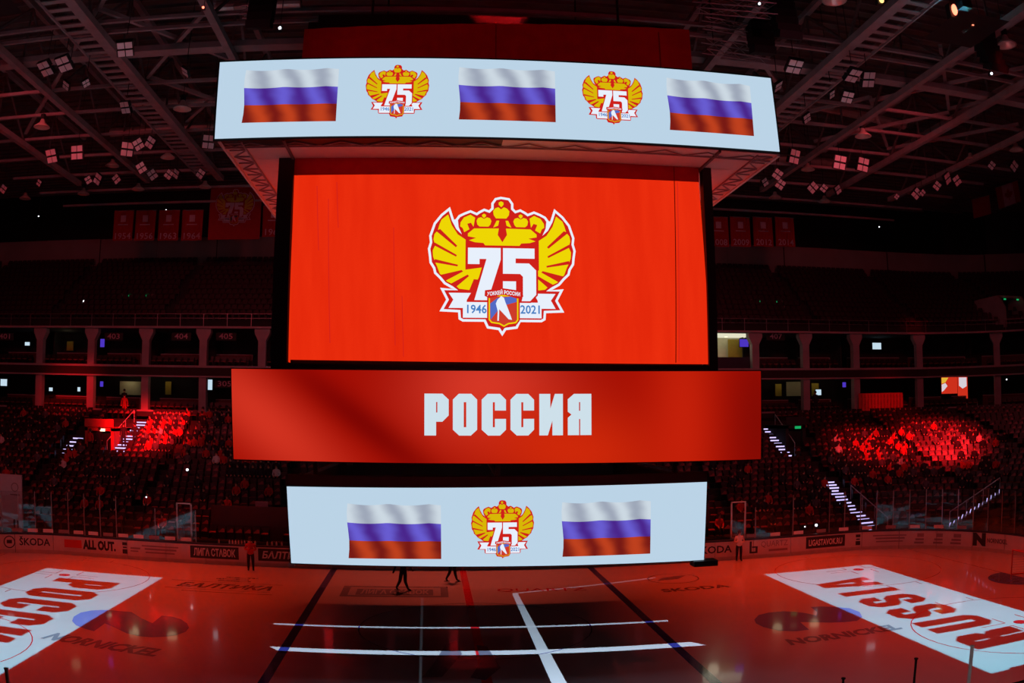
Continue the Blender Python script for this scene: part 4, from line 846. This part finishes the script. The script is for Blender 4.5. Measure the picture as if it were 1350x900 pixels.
def mapper(cx, cy, y, w_px, y0, y1, parentloc=(0, 0, 0), u0=112, u1=882, v0=92, v1=806):
    """centre pixel, plane y, width in pixels, top and bottom pixel rows -> fn"""
    xa, xb = at(cx - w_px / 2, cy, y=y).x, at(cx + w_px / 2, cy, y=y).x; za, zb = at(cx, y0, y=y).z, at(cx, y1, y=y).z
    def fn(u, v): return xa + (u - u0) / (u1 - u0) * (xb - xa) - parentloc[0], za + (v - v0) / (v1 - v0) * (zb - za) - parentloc[2]
    return fn
# anniversary banner and flags among the roof steel
p = at(311, 316, y=35); t = thing('anniversary_banner', 'large red banner with the 75 emblem left of the scoreboard', 'banner', (0, 0, 0)); q0, q1 = at(274, 316, y=35), at(346, 246, y=35)
MB().box(((q0.x + q1.x) / 2, 35, (q0.z + q1.z) / 2), (q1.x - q0.x, .05, q1.z - q0.z)).build('cloth', M['banner_red'], t)
emblem('emblem', t, mapper(310, 272, 34.95, 50, 250, 297), 34.95, mats=[M['banner_pale'], M['banner_red'], M['banner_yellow'], M['cap'], M['cap'], M['banner_red']], st=.02)
MB().tube((q0.x, 35, q1.z), (q1.x, 35, q1.z), .05, n=6).build('pole', M['steel'], t)
for u in (q0.x, q1.x): MB().tube((u, 35, q1.z), (u, 35, 29.5), .015, n=4).build('cord', M['black'], t)
LEAF = [(0, .5), (.06, .32), (.16, .36), (.13, .14), (.27, .24), (.29, .16), (.42, .18), (.37, .04), (.42, -.02), (.2, -.18), (.23, -.26), (.03, -.22), (.03, -.45), (-.03, -.45), (-.03, -.22), (-.23, -.26), (-.2, -.18), (-.42, -.02), (-.37, .04), (-.42, .18), (-.29, .16), (-.27, .24), (-.13, .14), (-.16, .36), (-.06, .32)]
for quad, lb, leaf in (([(1317, 246), (1337, 239), (1342, 265), (1322, 274)], 'Canadian flag hanging from the roof at the right edge', True), ([(1281, 263), (1304, 257), (1308, 282), (1284, 288)], 'plain red flag hanging from the roof near the right edge', False)):
    P = [at(a, b, y=31) for a, b in quad]; c = sum(P, Vector()) / 4; P = [q - c for q in P]; t = thing('roof_flag', lb, 'flag', c)
    ux, uz = (P[1] - P[0]), (P[3] - P[0])
    if leaf:
        ux = ux * 1.45; o0 = P[0] - ux * .155
        for a, b, m_ in ((0, .25, 'banner_red'), (.25, .75, 'banner_pale'), (.75, 1, 'banner_red')): MB().prism([o0 + ux * a, o0 + ux * b, o0 + ux * b + uz, o0 + ux * a + uz], (0, .04, 0)).build('cloth', M[m_], t)
        o = MB().poly([o0 + ux * (.5 + a * .42) + uz * (.5 - b * .6) + Vector((0, -.02, 0)) for a, b in LEAF]).build('leaf_emblem', M['banner_red'], t); tri(o.data)
    else:
        o0 = P[0]; MB().prism([o0, o0 + ux, o0 + ux + uz, o0 + uz], (0, .04, 0)).build('cloth', M['banner_red'], t)
    MB().tube(o0, o0 + ux, .03, n=6).build('pole', M['steel'], t)
    for k in (0, 1): MB().tube(o0 + ux * k, o0 + ux * k + Vector((0, 0, 5)), .012, n=4).build('cord', M['black'], t)

# ------------------------------------------------------------------ the scoreboard
OX, OY = .47, -.03
sb = thing('scoreboard', 'huge four-tier hanging scoreboard with red and white lit screens', 'scoreboard')
def quad_screen(name, c4, mat, parent, thick=.25, frame=.09, **k):
    """c4: corners TL TR BR BL on the front plane; returns the display with uv"""
    TL, TR, BR, BL = c4; mb = MB(); nx = 24; top = [TL.lerp(TR, i / nx) for i in range(nx + 1)]; bot = [BL.lerp(BR, i / nx) for i in range(nx + 1)]
    mb.strip(bot, top); o = mb.build(name, M[mat], parent, **k); uv = o.data.uv_layers.new(name='UVMap')
    for pol in o.data.polygons:
        for li in pol.loop_indices:
            vi = o.data.loops[li].vertex_index; uv.data[li].uv = ((vi % (nx + 1)) / nx, 0 if vi <= nx else 1)
    return o
def casing(name, c4, thick, parent, f=.1, mat='black'):
    TL, TR, BR, BL = c4; ex = Vector((1, 0, 0)); ez = Vector((0, 0, 1)); b = Vector((0, .03, 0))
    return MB().prism([BL + (-ex - ez) * f + b, BR + (ex - ez) * f + b, TR + (ex + ez) * f + b, TL + (-ex + ez) * f + b], (0, thick, 0)).build(name, M[mat], parent)
def side_walls(name, w_, z0, z1, mat, parent, th=.3, faces='lrb'):
    x0, x1, y0, y1 = OX - w_, OX + w_, OY - w_, OY + w_
    if 'l' in faces: MB().box((x0 + th / 2, OY, (z0 + z1) / 2), (th, 2 * w_ - 2 * th, z1 - z0)).build(name, M[mat], parent)
    if 'r' in faces: MB().box((x1 - th / 2, OY, (z0 + z1) / 2), (th, 2 * w_ - 2 * th, z1 - z0)).build(name, M[mat], parent)
    if 'b' in faces: MB().box((OX, y1 - th / 2, (z0 + z1) / 2), (2 * w_, th, z1 - z0)).build(name, M[mat], parent)
YR, YS, YM, YL = -8.734, -6.614, -7.99, -6.589
# upper ring
ring4 = [at(290, 82, y=YR), at(1016, 103, y=YR), at(1028, 200, y=YR), at(283, 183, y=YR)]
casing('upper_ring_casing', ring4, .6, sb, .06); ur = quad_screen('upper_ring_screen', ring4, 'screen_white', sb, label='long white upper screen with flags and emblems')
for sx in (-1, 1): MB().box((OX + sx * 8.5, OY + .3, 17.72), (.3, 16.4, 2.56)).build('side_casing', M['black'], sb); MB().box((OX + sx * 8.67, OY + .3, 17.74), (.02, 16.3, 2.45)).build('side_screen', M['screen_white'], sb)
MB().box((OX, OY + 8.5, 17.72), (17.0, .3, 2.56)).build('side_casing', M['black'], sb); MB().box((OX, OY + 8.67, 17.74), (17.0, .02, 2.45)).build('side_screen', M['screen_white'], sb)
for sx in (-1, 1):   # underside of the ring: sheet panels and open lattice, seen from below on either side
    for k in range(4): MB().box((OX + sx * 7.58, OY - 4.72 + k * 3.85, 16.41), (2.05, 3.83, .04)).build('soffit_panel', M['soffit'], sb)
    MB().box((OX + sx * 8.62, OY, 16.38), (.09, 17.3, .10)).build('edge_rail', M['white_steel'], sb); MB().box((OX + sx * 6.62, OY, 16.36), (.08, 17.3, .08)).build('edge_rail', M['truss_dark'], sb)
    mb = MB()
    for k in range(24):
        y = OY - 8.4 + k * .7; a, b = (7.95, 8.5) if k % 2 else (8.5, 7.95); mb.beam((OX + sx * a, y, 16.36), (OX + sx * b, y + .7, 16.36), .035)
        mb.beam((OX + sx * 7.95, y, 16.36), (OX + sx * 8.5, y, 16.36), .04)
    mb.beam((OX + sx * 7.95, OY - 8.5, 16.36), (OX + sx * 7.95, OY + 8.5, 16.36), .045); tag(mb.build('lattice', M['truss'], sb))
mb = MB()
for k in range(24):
    x = OX - 8.4 + k * .7; a, b = (-8.45, -8.0) if k % 2 else (-8.0, -8.45); mb.beam((x, OY + a, 16.35), (x + .7, OY + b, 16.35), .035)
mb.beam((OX - 8.6, OY - 8.0, 16.35), (OX + 8.6, OY - 8.0, 16.35), .045); mb.build('lattice', M['truss'], sb)
MB().box((OX, OY - 7.64, 16.41), (17.2, 1.98, .04)).build('soffit_panel', M['soffit'], sb)
# flags and emblems on it
def flag(quad, y, parent):
    P = [at(a, b, y=y) for a, b in quad]; x0 = (P[0].x + P[3].x) / 2; x1 = (P[1].x + P[2].x) / 2; zt = (P[0].z + P[1].z) / 2; zb = (P[2].z + P[3].z) / 2
    nx, nz = 24, 6; mb = MB(); v = []; W, H = x1 - x0, zt - zb
    for j in range(nz + 1):
        for i in range(nx + 1):
            u, w_ = i / nx, j / nz; dz = -(.028 * abs(math.sin(u * 7.2)) + .01) * w_ * H; dx = .012 * math.sin(w_ * 6) * W * (1 - u)
            v.append((x0 + u * W + dx, y - .015, zb + w_ * H + dz))
    mb.v = [Vector(p) for p in v]
    for j in range(nz):
        for i in range(nx): a = j * (nx + 1) + i; mb.f.append((a, a + 1, a + nx + 2, a + nx + 1)); mb.mi.append(0)
    o = mb.build('flag', M['flag'], parent); uv = o.data.uv_layers.new(name='UVMap')
    for pol in o.data.polygons:
        for li in pol.loop_indices:
            vi = o.data.loops[li].vertex_index; uv.data[li].uv = ((vi % (nx + 1)) / nx, (vi // (nx + 1)) / nz)
flag([(323, 91), (445, 90), (445, 159), (321, 163)], YR, ur); flag([(605, 88), (731, 92), (733, 161), (606, 158)], YR, ur); flag([(878, 102), (988, 111), (994, 180), (884, 171)], YR, ur)
SM = [M['e_white'], M['e_red'], M['s_yellow'], M['e_blue'], M['e_digit'], M['e_shield']]
emblem('emblem', ur, mapper(523.7, 121, YR, 84, 85.5, 156.5), YR, SM, outline=False); emblem('emblem', ur, mapper(807.5, 129, YR, 80, 94, 164.5), YR, SM, outline=False)
# curtain box with the central screen
scr4 = [at(388, 231, y=YS), at(921, 240, y=YS), at(937, 480, y=YS), at(383, 474, y=YS)]
TL, TR, BR, BL = scr4
cm = MB(); nx = 40
def cur(i, k): u = i / nx; return Vector((TL.x - .02 + (TR.x - TL.x + .04) * u, YS - .005 + .02 * math.sin(i * 1.9) * (1 if k else .3), 0))
cm.strip([cur(i, 0) + Vector((0, 0, TL.z + (TR.z - TL.z) * i / nx)) for i in range(nx + 1)], [cur(i, 1) + Vector((0, 0, 21.02 + .5 * i / nx)) for i in range(nx + 1)])
cm.build('curtain', M['curtain'], sb, label='dark red curtain wrapping the upper core'); 
for x in (-6.35, .9): pass
for px in (888,): 
    a, b = at(px, 200, y=YS - .03), at(px + 3, 478, y=YS - .03); MB().beam(a, b, .025, .02).build('seam', M['banner_red'], ur if False else sb)
MB().box((.3, YS - .03, 20.2), (.03, .02, 2.2)).build('seam', M['banner_red'], sb); MB().box((5.9, YS - .03, 20.2), (.03, .02, 2.2)).build('seam', M['banner_red'], sb)
MB().box((OX, OY, 15.6), (13.0, 12.9, 11.5)).build('core', M['black'], sb)
ms = quad_screen('central_screen', scr4, 'main_red', sb, label='large bright red central screen with the 75 emblem')  # projector-lit cloth drawn as a glowing surface
MB().box((-6.36, YS + .05, 13.4), (.5, .35, 7.6)).build('corner_column', M['black'], sb); MB().box((7.28, YS + .05, 13.4), (.3, .35, 7.6)).build('corner_column', M['black'], sb)
MB().box((.5, YS + .1, 9.8), (13.4, .3, .14)).build('lower_sill', M['black'], sb)
emblem('emblem', ms, mapper(661.5, 350, YS, 189, 262.5, 437), YS)
for px, a, b in ((418, 245, 330), (433, 262, 452), (444, 240, 300), (519, 300, 455), (530, 390, 470), (893, 240, 476)):   # fold shading of the cloth painted as darker strips
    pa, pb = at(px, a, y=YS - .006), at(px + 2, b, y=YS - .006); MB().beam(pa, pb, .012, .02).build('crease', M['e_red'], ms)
for sx in (-1, 1): MB().box((OX + sx * 6.58, OY, 12.9), (.1, 12.6, 5.9)).build('side_screen', M['e_side'], sb)
# top rigging
MB().box((OX, OY, 21.6), (12.4, 12.4, .3)).build('top_plate', M['black'], sb)
for sx in (-1, 1):
    for sy in (-1, 1): MB().tube((OX + sx * 4.5, OY + sy * 4.5, 21.7), (OX + sx * 4.5, OY + sy * 4.5, 29.8), .05, n=6).build('hoist_cable', M['black'], sb)
# middle band
mid4 = [at(305, 486, y=YM), at(1003, 489, y=YM), at(1003, 605, y=YM), at(308, 605, y=YM)]
casing('middle_band_casing', mid4, .35, sb, .035); mbd = quad_screen('middle_band_screen', mid4, 'band_red', sb, label='red gradient band with the white country name in Cyrillic')
side_walls('side_casing', 7.95, 6.95, 9.65, 'black', sb, .35)
for k in range(5): MB().box((OX, OY - 6.9 + k * 3.4, 9.55), (15.2, .12, .12)).build('cross_tube', M['steel'], sb)
MB().box((OX, OY, 9.0), (4, 4, 1.2)).build('inner_core', M['black'], sb)
xs = -1.83
for ch, px0, px1 in (('Р', 559.5, 591.5), ('О', 597, 629), ('С', 635, 667), ('С', 673, 704), ('И', 711, 742), ('Я', 748.5, 779.5)):
    a, b = at(px0, 546, y=YM), at(px1, 546, y=YM); zt, zb = 8.955, 7.745; w_, ps = GL[ch]; mb = MB()
    for p_ in ps: mb.prism([(a.x + x / w_ * (b.x - a.x), YM - .02, zb + y * (zt - zb)) for x, y in p_], (0, .015, 0))
    o = mb.build('letter', M['letter_white'], mbd); tri(o.data)
# lower ring
low4 = [at(378, 641, y=YL), at(932, 635, y=YL), at(928, 738, y=YL), at(384, 742, y=YL)]
casing('lower_ring_casing', low4, .3, sb, .03); lr = quad_screen('lower_ring_screen', low4, 'screen_white', sb, label='white lower screen with two flags and an emblem')
MB().box((OX, YL + .2, 6.29), (13.25, .38, .32)).build('top_cap', M['maroon'], sb)
side_walls('side_casing', 6.56, 3.65, 6.2, 'black', sb, .3); 
MB().box((OX, OY + 6.2, 5.0), (12.5, .05, 2.2)).build('inner_wall', M['dark_concrete'], sb)
for sx in (-1, 1): MB().box((OX + sx * 6.5, OY, 3.62), (.2, 13.1, .08)).build('edge_rail', M['white_steel'], sb)
for sx in (-1, 0, 1):
    MB().box((OX + sx * 5.8, OY + 5.9, 6.7), (.25, .25, 1.3)).build('post', M['truss_dark'], sb); MB().box((OX + sx * 5.8, OY - 5.6, 6.6), (.14, .14, .8)).build('post', M['truss_dark'], sb)
    MB().beam((OX + sx * 6.3, OY - 6.3, 6.32), (OX + sx * 4.4, OY + 6.2, 6.9), .09).build('strut', M['steel'], sb)
for y_ in (-4, 0, 4): MB().box((OX, OY + y_, 6.75), (12.6, .1, .1)).build('cross_tube', M['truss_dark'], sb)
MB().box((7.02 - .0, YL, 3.52), (.8, .5, .18)).build('under_box', M['black'], sb); MB().box((OX, OY + 6.1, 6.9), (12.6, .06, .9)).build('back_mesh_panel', M['dark_concrete'], sb)
flag([(458, 662), (580, 664), (583, 736), (460, 736)], YL, lr); flag([(742, 661), (857, 658), (858, 729), (741, 734)], YL, lr)
emblem('emblem', lr, mapper(662.5, 697, YL, 83, 659, 736), YL, SM, outline=False)

# ------------------------------------------------------------------ light projectors that throw the white panels and lines on the ice
def gobo_projector(sx, word, lb):
    """a lamp over the rink end; below it a stencil plate: rectangular hole crossed by letters"""
    P = Vector((sx * 19.5, -6.5, 24.3)); t = thing('light_projector', lb, 'projector', P); h = .8; k = h / P.z
    l = bpy.data.lights.new('projector_lamp', 'SPOT'); l.energy = 43000; l.color = (.20, .80, .96); l.spot_size = R(80); l.spot_blend = .05; l.shadow_soft_size = 0.002
    o = bpy.data.objects.new('projector_lamp', l); COL.objects.link(o); o.location = P
    def pl(x, y): return ((x - P.x) * k, (y - P.y) * k, -h)
    x0, x1, y0, y1 = (15.15, 21.45, -11.75, 8.1) if sx > 0 else (-21.9, -15.2, -11.75, 8.4)
    B = 36; fr = MB(); q = pl
    for a in ((x0 - B, x0, y0 - B, y1 + B), (x1, x1 + B, y0 - B, y1 + B), (x0, x1, y0 - B, y0), (x0, x1, y1, y1 + B)):
        c0, c1 = q(a[0], a[2]), q(a[1], a[3]); fr.box(((c0[0] + c1[0]) / 2, (c0[1] + c1[1]) / 2, -h), (c1[0] - c0[0], c1[1] - c0[1], .004))
    fr.build('stencil_frame', M['black'], t)
    n = .0
    if sx > 0:   # tops of the letters towards the middle, reading away from the camera
        lay = [('R', -9.2, 1.95), ('U', -6.5, 1.95), ('S', -3.95, 1.95), ('S', -1.45, 1.95), ('I', 1.25, .85), ('A', 2.85, 2.2)]; fx = lambda u, v, w_, a, W: (19.45 - v * 3.0, a + u / w_ * W)
    else:
        lay = [('Р', 6.25, 1.95), ('О', 3.75, 2.0), ('С', 1.2, 2.0), ('С', -1.3, 2.0), ('И', -3.85, 2.1), ('Я', -6.5, 2.1)]; fx = lambda u, v, w_, a, W: (-20.15 + v * 3.4, a - u / w_ * W)
    for ch, a, W in lay:
        w_, ps = GL[ch]; mb = MB()
        for p_ in ps: mb.poly([pl(*fx(u, v, w_, a, W)) for u, v in p_])
        tri(mb.build('stencil_letter', M['black'], t).data)
    MB().box((0, 0, .35), (.5, .5, .5)).build('housing', M['black'], t); MB().tube((0, 0, .6), (0, 0, 5.72), .05, n=8).build('hanger', M['black'], t)
gobo_projector(1, 'RUSSIA', 'light projector with stencil over the right half of the ice'); gobo_projector(-1, 'РОССИЯ', 'light projector with stencil over the left half of the ice')
# projector on the near stand that draws the white lines at centre ice (pattern in its own lamp)
LP = Vector((2.5, -33.5, 9.1)); tgt = Vector((1.5, 0, 0)); l = bpy.data.lights.new('line_projector_lamp', 'SPOT'); l.energy = 230000; l.color = (.66, .84, 1.); l.spot_size = R(44); l.spot_blend = .02; l.shadow_soft_size = .002
lo = bpy.data.objects.new('line_projector_lamp', l); COL.objects.link(lo); lo.location = LP; rotq = (tgt - LP).to_track_quat('-Z', 'Y'); lo.rotation_euler = rotq.to_euler()
l.use_nodes = True; nt = l.node_tree; em = [n for n in nt.nodes if n.type == 'EMISSION'][0]
tc = N(nt, 'ShaderNodeTexCoord'); sx_ = N(nt, 'ShaderNodeSeparateXYZ'); nt.links.new(tc.outputs['Normal'], sx_.inputs[0]); gu = mathn(nt, 'DIVIDE', sx_.outputs[0], sx_.outputs[2]); gv = mathn(nt, 'DIVIDE', sx_.outputs[1], sx_.outputs[2])
inv = rotq.inverted()
def lpuv(x, y):
    d = inv @ (Vector((x, y, 0)) - LP); return Vector((d.x / d.z, d.y / d.z))
tot = None
def half(a, b):
    """1 on the left of the line a->b in gobo space"""
    n_ = Vector((-(b.y - a.y), b.x - a.x)).normalized(); c = n_.dot(a)
    return mathn(nt, 'GREATER_THAN', mathn(nt, 'ADD', mathn(nt, 'MULTIPLY', gu, n_.x), mathn(nt, 'MULTIPLY', gv, n_.y)), c)
for quad, st in (([(-7.95, .28), (-7.95, .05), (7.7, -.22), (7.7, .02)], 1.), ([(-7.5, -3.25), (-7.1, -3.75), (8.0, -4.15), (7.6, -3.55)], 1.), ([(2.06, 6.5), (2.32, 6.5), (2.45, -9.5), (1.95, -9.5)], .8), ([(-2.16, 5.7), (-2.04, 5.7), (-2.02, -7.5), (-2.1, -7.5)], .04), ([(2.1, 6.62), (2.1, 6.42), (9.6, 9.0), (9.6, 9.2)], .5)):
    P2 = [lpuv(*q) for q in quad]; cen = sum(P2, Vector((0, 0))) / 4; m_ = None
    for i in range(4):
        a, b = P2[i], P2[(i + 1) % 4]; n_ = Vector((-(b.y - a.y), b.x - a.x))
        if n_.dot(cen - a) < 0: a, b = b, a
        h_ = half(a, b); m_ = h_ if m_ is None else mathn(nt, 'MULTIPLY', m_, h_)
    m_ = mathn(nt, 'MULTIPLY', m_, st); tot = m_ if tot is None else mathn(nt, 'MAXIMUM', tot, m_)
nt.links.new(tot, em.inputs[1])

# ------------------------------------------------------------------ people
def figure(name, joints, edges, rad, mat, sub=1):
    me = bpy.data.meshes.new(name); me.from_pydata(joints, edges, []); o = bpy.data.objects.new(name, me); COL.objects.link(o)
    sk = o.modifiers.new('skin', 'SKIN'); 
    if not me.skin_vertices: me.skin_vertices.new()
    for i, r_ in enumerate(rad): me.skin_vertices[0].data[i].radius = (r_, r_) if not isinstance(r_, tuple) else r_
    me.skin_vertices[0].data[0].use_root = True; sk.use_smooth_shade = True
    sb_ = o.modifiers.new('sub', 'SUBSURF'); sb_.levels = sub; sb_.render_levels = sub
    dg_ = bpy.context.evaluated_depsgraph_get(); dg_.update(); m2 = bpy.data.meshes.new_from_object(o.evaluated_get(dg_)); bpy.data.objects.remove(o); m2.name = name
    m2.materials.clear(); return m2
def paint(me, mats, fn):
    """copy of a body mesh with a material chosen per face by height"""
    m = me.copy(); 
    for q in mats: m.materials.append(M[q])
    for p in m.polygons: p.material_index = fn(p.center)
    return m
# seated: faces -y, hips at z .48
SJ = [(0, .05, .50), (0, .07, .72), (0, .06, .95), (0, .03, 1.08), (0, .0, 1.16), (0, -.02, 1.27), (0, -.02, 1.34),
      (-.10, -.02, .50), (-.12, -.42, .50), (-.12, -.44, .10), (-.12, -.56, .04), (.10, -.02, .50), (.12, -.42, .50), (.12, -.44, .10), (.12, -.56, .04),
      (-.19, .05, .98), (-.25, .0, .74), (-.16, -.24, .62), (-.12, -.32, .60), (.19, .05, .98), (.25, .0, .74), (.16, -.24, .62), (.12, -.32, .60)]
SE = [(0, 1), (1, 2), (2, 3), (3, 4), (4, 5), (5, 6), (0, 7), (7, 8), (8, 9), (9, 10), (0, 11), (11, 12), (12, 13), (13, 14), (2, 15), (15, 16), (16, 17), (17, 18), (2, 19), (19, 20), (20, 21), (21, 22)]
SR = [.15, .15, .16, .07, .06, .095, .08, .10, .08, .055, .045, .10, .08, .055, .045, .07, .055, .045, .04, .07, .055, .045, .04]
sit = figure('person', SJ, SE, SR, None)
def hairm(z, y=0): return MB().lathe((0, y, z), [(.0, .13), (.06, .12), (.1, .08), (.115, .02), (.11, -.06), (.09, -.1)], 10)
def sitmat(c): return 0 if c.z > 1.12 or (c.y < -.27 and .55 < c.z < .66 and abs(c.x) < .2) else (1 if c.z > .60 else 2)
variants = [paint(sit, ['skin', a, b], sitmat) for a, b in (('cloth_dark', 'cloth_dark'), ('cloth_red', 'cloth_dark'), ('cloth_grey', 'cloth_dark'), ('cloth_white', 'cloth_dark'))]
hair_s = hairm(1.31, .015).mesh('hair', M['hair'], True)
def seat_people(cnt, test, place):
    c = [k for k in range(len(spots)) if k in cand and test(*topx(spots[k][0] + Vector((0, 0, .8))))]; random.shuffle(c)
    for k in c[:cnt]:
        p, rz, i = spots[k]; v = random.choices((0, 1, 2, 3), (7, 3, 2, .6))[0]; nm_ = ('dark', 'red', 'grey', 'white')[v]
        o = link('person', variants[v], None, p, rz, 'seated spectator in %s top, %s' % (nm_, place), 'person', 'spectators in %s, %s' % (nm_, place)); link('hair', hair_s, o); cand.discard(k)
cand = set(k for k in range(len(spots)) if visible(spots[k][0]))
seat_people(46, lambda x, y: 188 < x < 250 and 548 < y < 592, 'in the red-lit block beside the left stair')
seat_people(30, lambda x, y: 240 < x < 303 and 545 < y < 610, 'in the dim rows left of the middle band')
seat_people(22, lambda x, y: 296 < x < 370 and 606 < y < 628, 'in the red-lit row under the left end of the band')
seat_people(70, lambda x, y: 1095 < x < 1200 and 570 < y < 640, 'in the left half of the bright red block at right')
seat_people(46, lambda x, y: 1200 < x < 1330 and 560 < y < 640, 'in the right half of the bright red block')
seat_people(26, lambda x, y: 10 < x < 370 and 620 < y < 690, 'in the dark lower rows at left')
seat_people(24, lambda x, y: 940 < x < 1090 and 610 < y < 700, 'in the dark lower rows at right')
seat_people(30, lambda x, y: 0 < x < 120 and 545 < y < 640, 'in the dark rows near the left edge')
# standing figures
def stand_mesh(kind):
    if kind == 'hold':   # arms folded to the chest
        arms = [(-.20, 0, 1.42), (-.30, -.02, 1.14), (-.08, -.24, 1.20), (.0, -.27, 1.22), (.20, 0, 1.42), (.30, -.02, 1.14), (.10, -.24, 1.14), (.02, -.28, 1.14)]; legs = [(-.10, 0, .90), (-.12, -.02, .48), (-.13, .02, .09), (-.14, -.14, .05), (.10, 0, .90), (.12, -.01, .48), (.13, .02, .09), (.15, -.14, .05)]
    elif kind == 'skate':   # striding to the right
        arms = [(-.20, 0, 1.42), (-.38, .06, 1.16), (-.46, -.06, .92), (-.48, -.1, .86), (.20, 0, 1.42), (.36, -.08, 1.20), (.46, -.22, 1.06), (.50, -.26, 1.04)]; legs = [(-.09, 0, .90), (-.16, .0, .50), (-.34, .04, .16), (-.26, .0, .08), (.09, 0, .90), (.10, -.10, .48), (.22, .02, .10), (.36, -.03, .05)]
    else:
        arms = [(-.20, 0, 1.42), (-.26, .02, 1.12), (-.27, -.06, .88), (-.27, -.08, .80), (.20, 0, 1.42), (.26, .02, 1.12), (.27, -.06, .88), (.27, -.08, .80)]; legs = [(-.10, 0, .90), (-.12, -.02, .48), (-.13, .02, .09), (-.14, -.14, .05), (.10, 0, .90), (.12, -.01, .48), (.13, .02, .09), (.15, -.14, .05)]
    J = [(0, 0, .95), (0, 0, 1.15), (0, 0, 1.40), (0, 0, 1.50), (0, -.01, 1.56), (0, -.02, 1.66), (0, -.02, 1.73)] + legs + arms
    E = [(0, 1), (1, 2), (2, 3), (3, 4), (4, 5), (5, 6), (0, 7), (7, 8), (8, 9), (9, 10), (0, 11), (11, 12), (12, 13), (13, 14), (2, 15), (15, 16), (16, 17), (17, 18), (2, 19), (19, 20), (20, 21), (21, 22)]
    Rr = [.14, .14, .16, .07, .06, .095, .08, .11, .085, .055, .05, .11, .085, .055, .05, .07, .055, .045, .045, .07, .055, .045, .045]
    return figure('person', J, E, Rr, None)
def stander(kind, p, rz, top, bot, lb, sc=1.):
    me = stand_mesh(kind); me = paint(me, ['skin', top, bot, 'black'], lambda c: 0 if c.z > 1.52 or (c.z < 1.3 and abs(c.x) > .24 and c.z < .9 and c.z > .7) else 1 if c.z > .93 else 2 if c.z > .10 else 3)
    o = link('person', me, None, p, rz, lb, 'person'); link('hair', hairm(1.70, .01).mesh('hair', M['hair'], True), o); o.scale = (sc,) * 3
    if kind in ('skate',):
        for x, y in ((-.30, .02), (.29, 0)): MB().box((x, y, -.0 + (.06 if x < 0 else .012)), (.3, .012, .05)).build('skate_blade', M['steel'], o)
    fm = MB()   # face: eyes, nose, mouth, ears
    for u in (-.035, .035): fm.box((u, -.112, 1.68), (.022, .01, .012), mi=1)
    fm.box((0, -.12, 1.655), (.02, .03, .035)); fm.box((0, -.108, 1.615), (.045, .01, .01), mi=2)
    for u in (-.1, .1): fm.box((u, -.01, 1.66), (.02, .04, .06))
    tag(fm.build('face', [M['skin'], M['black'], M['ad_red']], o), kind='stuff')
    hm = MB()   # fingers at the end of each hand
    return o
stander('hold', at(331, 752, z=0), R(8), 'cloth_red', 'cloth_dark', 'person in red top and black trousers on the ice by the left boards', 1.0)
stander('hold', Vector((15.35, RW - .55, 0)), R(-5), 'cloth_white', 'cloth_dark', 'person in white jersey standing at the boards by the right gate', .98)
stander('skate', at(532, 779, z=0), R(-4), 'cloth_dark', 'cloth_dark', 'skater in black trousers below the lower screen, left one')
stander('skate', at(597, 767, z=0), R(10), 'cloth_dark', 'cloth_dark', 'skater in black trousers below the lower screen, right one', .98)
stander('stand', on_terrace(163, 590), 0, 'cloth_dark', 'cloth_dark', 'dark figure standing on the broad lit stair at left'); stander('stand', on_terrace(178, 590), .2, 'cloth_dark', 'cloth_dark', 'dark figure right beside the broad lit stair at left')
stander('stand', on_terrace(131, 596), 0, 'cloth_dark', 'cloth_dark', 'dark figure before the red-lit portal, right one'); stander('stand', on_terrace(119, 598), -.2, 'cloth_red', 'cloth_dark', 'figure in red before the red-lit portal, left one')
stander('stand', Vector((at(1075, 520, y=34.8).x, 34.8, 8.3)), 0, 'cloth_dark', 'cloth_dark', 'dark figure standing at the lower balcony right of the scoreboard'); stander('stand', Vector((at(164, 515, y=36.6).x, 36.6, 8.3)), 0, 'cloth_dark', 'cloth_dark', 'dark figure against the cream lit wall at left')
stander('stand', on_terrace(164, 549), .3, 'cloth_red', 'cloth_red', 'brightly lit figure at the head of the broad left stair')
# pale upright panel behind the glass at the left edge
a, b = at(-6, 700, y=RW + 1.3), at(28.5, 626, y=RW + 1.3); t = thing('upright_panel', 'tall pale panel behind the glass at the left edge', 'panel', ((a.x + b.x) / 2, RW + 1.3, 0))
MB().box((0, 0, b.z / 2), (b.x - a.x, .12, b.z)).build('sheet', M['ad_white'], t); mb = MB()
for q in ringq(.55, b.z - .75, .22, .05, 16): mb.poly([(x, -.07, z) for x, z in q])
mb.box((.55, -.07, b.z - 1.2), (.7, .01, .07)).build('printed_sign', M['ad_grey'], t)
# pale box sign in the seats left of the lower screen
p = at(345, 665, y=16.2); t = thing('seat_sign', 'small pale sign on the front rows left of the lower screen', 'sign', p); MB().box((0, 0, 0), (.75, .08, .38)).build('plate', M['banner_pale'], t); MB().tube((0, .04, -.19), (0, .04, -.8), .03, n=6).build('post', M['steel'], t)
